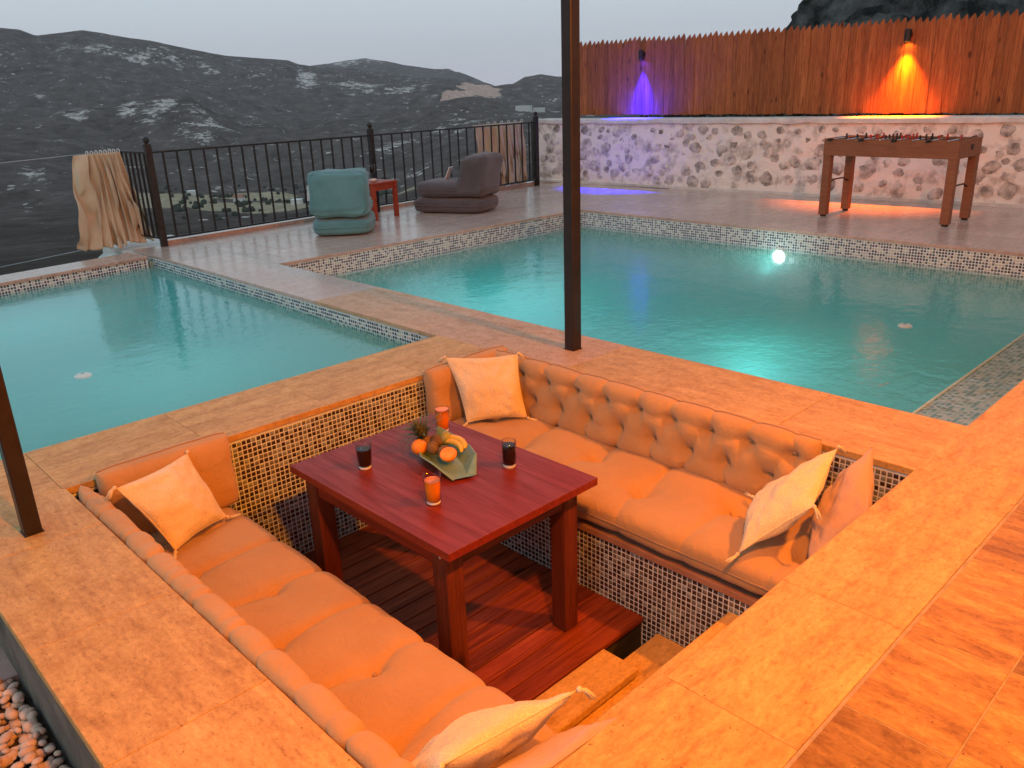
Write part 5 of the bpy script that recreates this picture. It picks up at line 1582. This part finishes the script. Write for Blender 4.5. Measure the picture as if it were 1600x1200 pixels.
# small side table with drinks
stb = empty("side_table", (6.03, 8.74, 0), rz=rad(14), label="small orange-red wooden side table between the two lounge chairs", cat="side table")
def sp(nm, a, bb, c=0.003):
    b = MB(); b.box(a, bb, c); return b.build(nm, M['orange_wood'], stb)
hw = 0.235
for k in range(4):
    sp("top_slat", (-hw + k * hw / 2 + 0.002, -hw, 0.425), (-hw + (k + 1) * hw / 2 - 0.002, hw, 0.45))
for sx_ in (-1, 1):
    for sy_ in (-1, 1):
        sp("leg", (sx_ * (hw - .03) - 0.025, sy_ * (hw - .03) - 0.025, 0.0), (sx_ * (hw - .03) + 0.025, sy_ * (hw - .03) + 0.025, 0.424))
for sy_ in (-1, 1): sp("apron", (-hw + .056, sy_ * (hw - .03) - .01, 0.35), (hw - .056, sy_ * (hw - .03) + .01, 0.424))
for sx_ in (-1, 1): sp("apron", (sx_ * (hw - .03) - .01, -hw + .056, 0.35), (sx_ * (hw - .03) + .01, hw - .056, 0.424))
def goblet(loc, drink, label, s=1.0):
    o = empty("stemmed_glass", loc, label=label, cat="glass")
    b = MB(); b.lathe((0, 0, 0), [(0.032 * s, 0), (0.03 * s, 0.004), (0.005, 0.010), (0.005, 0.055 * s), (0.026 * s, 0.08 * s), (0.034 * s, 0.17 * s), (0.032 * s, 0.17 * s), (0.024 * s, 0.085 * s), (0.001, 0.07 * s)], 22, cap1=False); b.build("bowl", M['glass'], o, sm=True)
    b = MB(); b.lathe((0, 0, 0), [(0.003, 0.071 * s), (0.023 * s, 0.086 * s), (0.030 * s, 0.15 * s), (0.001, 0.15 * s)], 22); b.build("drink", M[drink], o)
goblet((5.92, 8.80, 0.4502), 'lime_drink', "stemmed glass of pale green drink on the side table", 1.12)
goblet((6.12, 8.82, 0.4502), 'cola', "stemmed glass of dark drink on the side table", 1.12)
o = empty("snack_bowl", (6.00, 8.64, 0.4502), label="small white bowl with pale snacks on the side table", cat="bowl")
b = MB(); b.lathe((0, 0, 0), [(0.025, 0), (0.05, 0.03), (0.047, 0.03), (0.02, 0.006)], 20); b.build("dish", M['white'], o, sm=True)
b = MB(); 
for k in range(7): b.sphere((0.02 * math.cos(k * 2.4), 0.02 * math.sin(k * 2.4), 0.028), 0.012, n=8, m=6)
b.build("snacks", M['pebble'], o, sm=True)

# ------------------------------------------------------------------ far village
dg = bpy.context.evaluated_depsgraph_get()
dg.update()
hl = SC.objects["hills"]
from mathutils.bvhtree import BVHTree
bvh = BVHTree.FromPolygons([v.co[:] for v in hl.data.vertices], [p.vertices[:] for p in hl.data.polygons])
def ground_at(px, dist):
    a, _ = dirpx((px, 300)); a = math.radians(a)
    x, y = dist * math.cos(a), dist * math.sin(a)
    h = bvh.ray_cast(Vector((x, y, 4000)), Vector((0, 0, -1)))
    return Vector((x, y, h[0].z if h[0] else 0)), a
def house(px, dist, w, d_, h, label, flat=False):
    p, a = ground_at(px, dist)
    o = empty("village_house", p, rz=a + 1.2, label=label, cat="house", group="houses in the valley")
    b = MB(); b.box((-w / 2, -d_ / 2, -3), (w / 2, d_ / 2, h)); b.build("wall", M['plaster'], o)
    if flat:
        b = MB(); b.box((-w / 2 - .3, -d_ / 2 - .3, h), (w / 2 + .3, d_ / 2 + .3, h + .4)); b.build("roof", M['white'], o)
    else:
        b = MB(); b.add([(-w / 2 - .4, -d_ / 2 - .4, h), (w / 2 + .4, -d_ / 2 - .4, h), (w / 2 + .4, d_ / 2 + .4, h), (-w / 2 - .4, d_ / 2 + .4, h), (-w / 2, 0, h + 2.4), (w / 2, 0, h + 2.4)],
                        [(0, 1, 5, 4), (2, 3, 4, 5), (0, 4, 3), (1, 2, 5), (3, 2, 1, 0)]); b.build("roof", M['roof'], o)
    if flat: return
    b = MB()
    for fx in (-.3, 0, .3): b.box((fx * w - .5, -d_ / 2 - .08, h * .45), (fx * w + .5, -d_ / 2 - .005, h * .75))
    b.build("window", M['metal'], o)
for i, (px, dist, w, d_, h, fl, lab) in enumerate((
        (462, 690, 8, 6, 4, True, "tiny white house in the valley seen between the fence bars"),
        (372, 770, 9, 6, 4, False, "small red-roofed house at the edge of the pale valley fields"),
        (300, 900, 8, 7, 4, True, "small flat-roofed house at the foot of the far slope"),
        (524, 740, 9, 6, 4, False, "small house by the valley road left of the teal chair"),
        (822, 1500, 26, 14, 9, True, "long white building on the far ridge just left of the picket fence"),
        (845, 1520, 18, 12, 12, True, "taller white building on the far ridge beside the fence"),
        (866, 1500, 20, 12, 8, True, "white building on the ridge nearest the picket fence"))):
    house(px, dist, w, d_, h, lab, fl)
rnd = random.Random(12); b = MB()
for k in range(330):
    px = rnd.uniform(240, 620); dist = rnd.uniform(560, 980)
    p, a = ground_at(px, dist)
    r_ = rnd.uniform(1.2, 3.0)
    if noise.noise(Vector((px / 30, dist / 60, 0))) < 0.05: continue
    b.sphere(p + Vector((0, 0, r_ * .5)), r_, (1, 1, .9), 7, 5)
tag(b.build("valley_trees", simple("far_tree_leaves", (0.015, 0.022, 0.012), (0.05, 0.06, 0.035), 0.5, 1.0, 0.8, 1.0), kind="stuff"), "dark round trees scattered over the valley fields", "trees")

# air
b = MB(); b.box((-60, -60, -430), (5600, 6600, 420))
hz = b.build("haze", [bpy.data.materials.new("air")], kind="stuff")
m = hz.data.materials[0]; m.use_nodes = True; t_ = m.node_tree; t_.nodes.remove(t_.nodes["Principled BSDF"])
pv = t_.nodes.new("ShaderNodeVolumePrincipled"); pv.inputs["Density"].default_value = 0.00005; pv.inputs["Color"].default_value = (0.86, 0.88, 0.95, 1)
t_.links.new(pv.outputs[0], t_.nodes["Material Output"].inputs["Volume"])
tag(hz, "thin evening haze filling the valley", "haze")
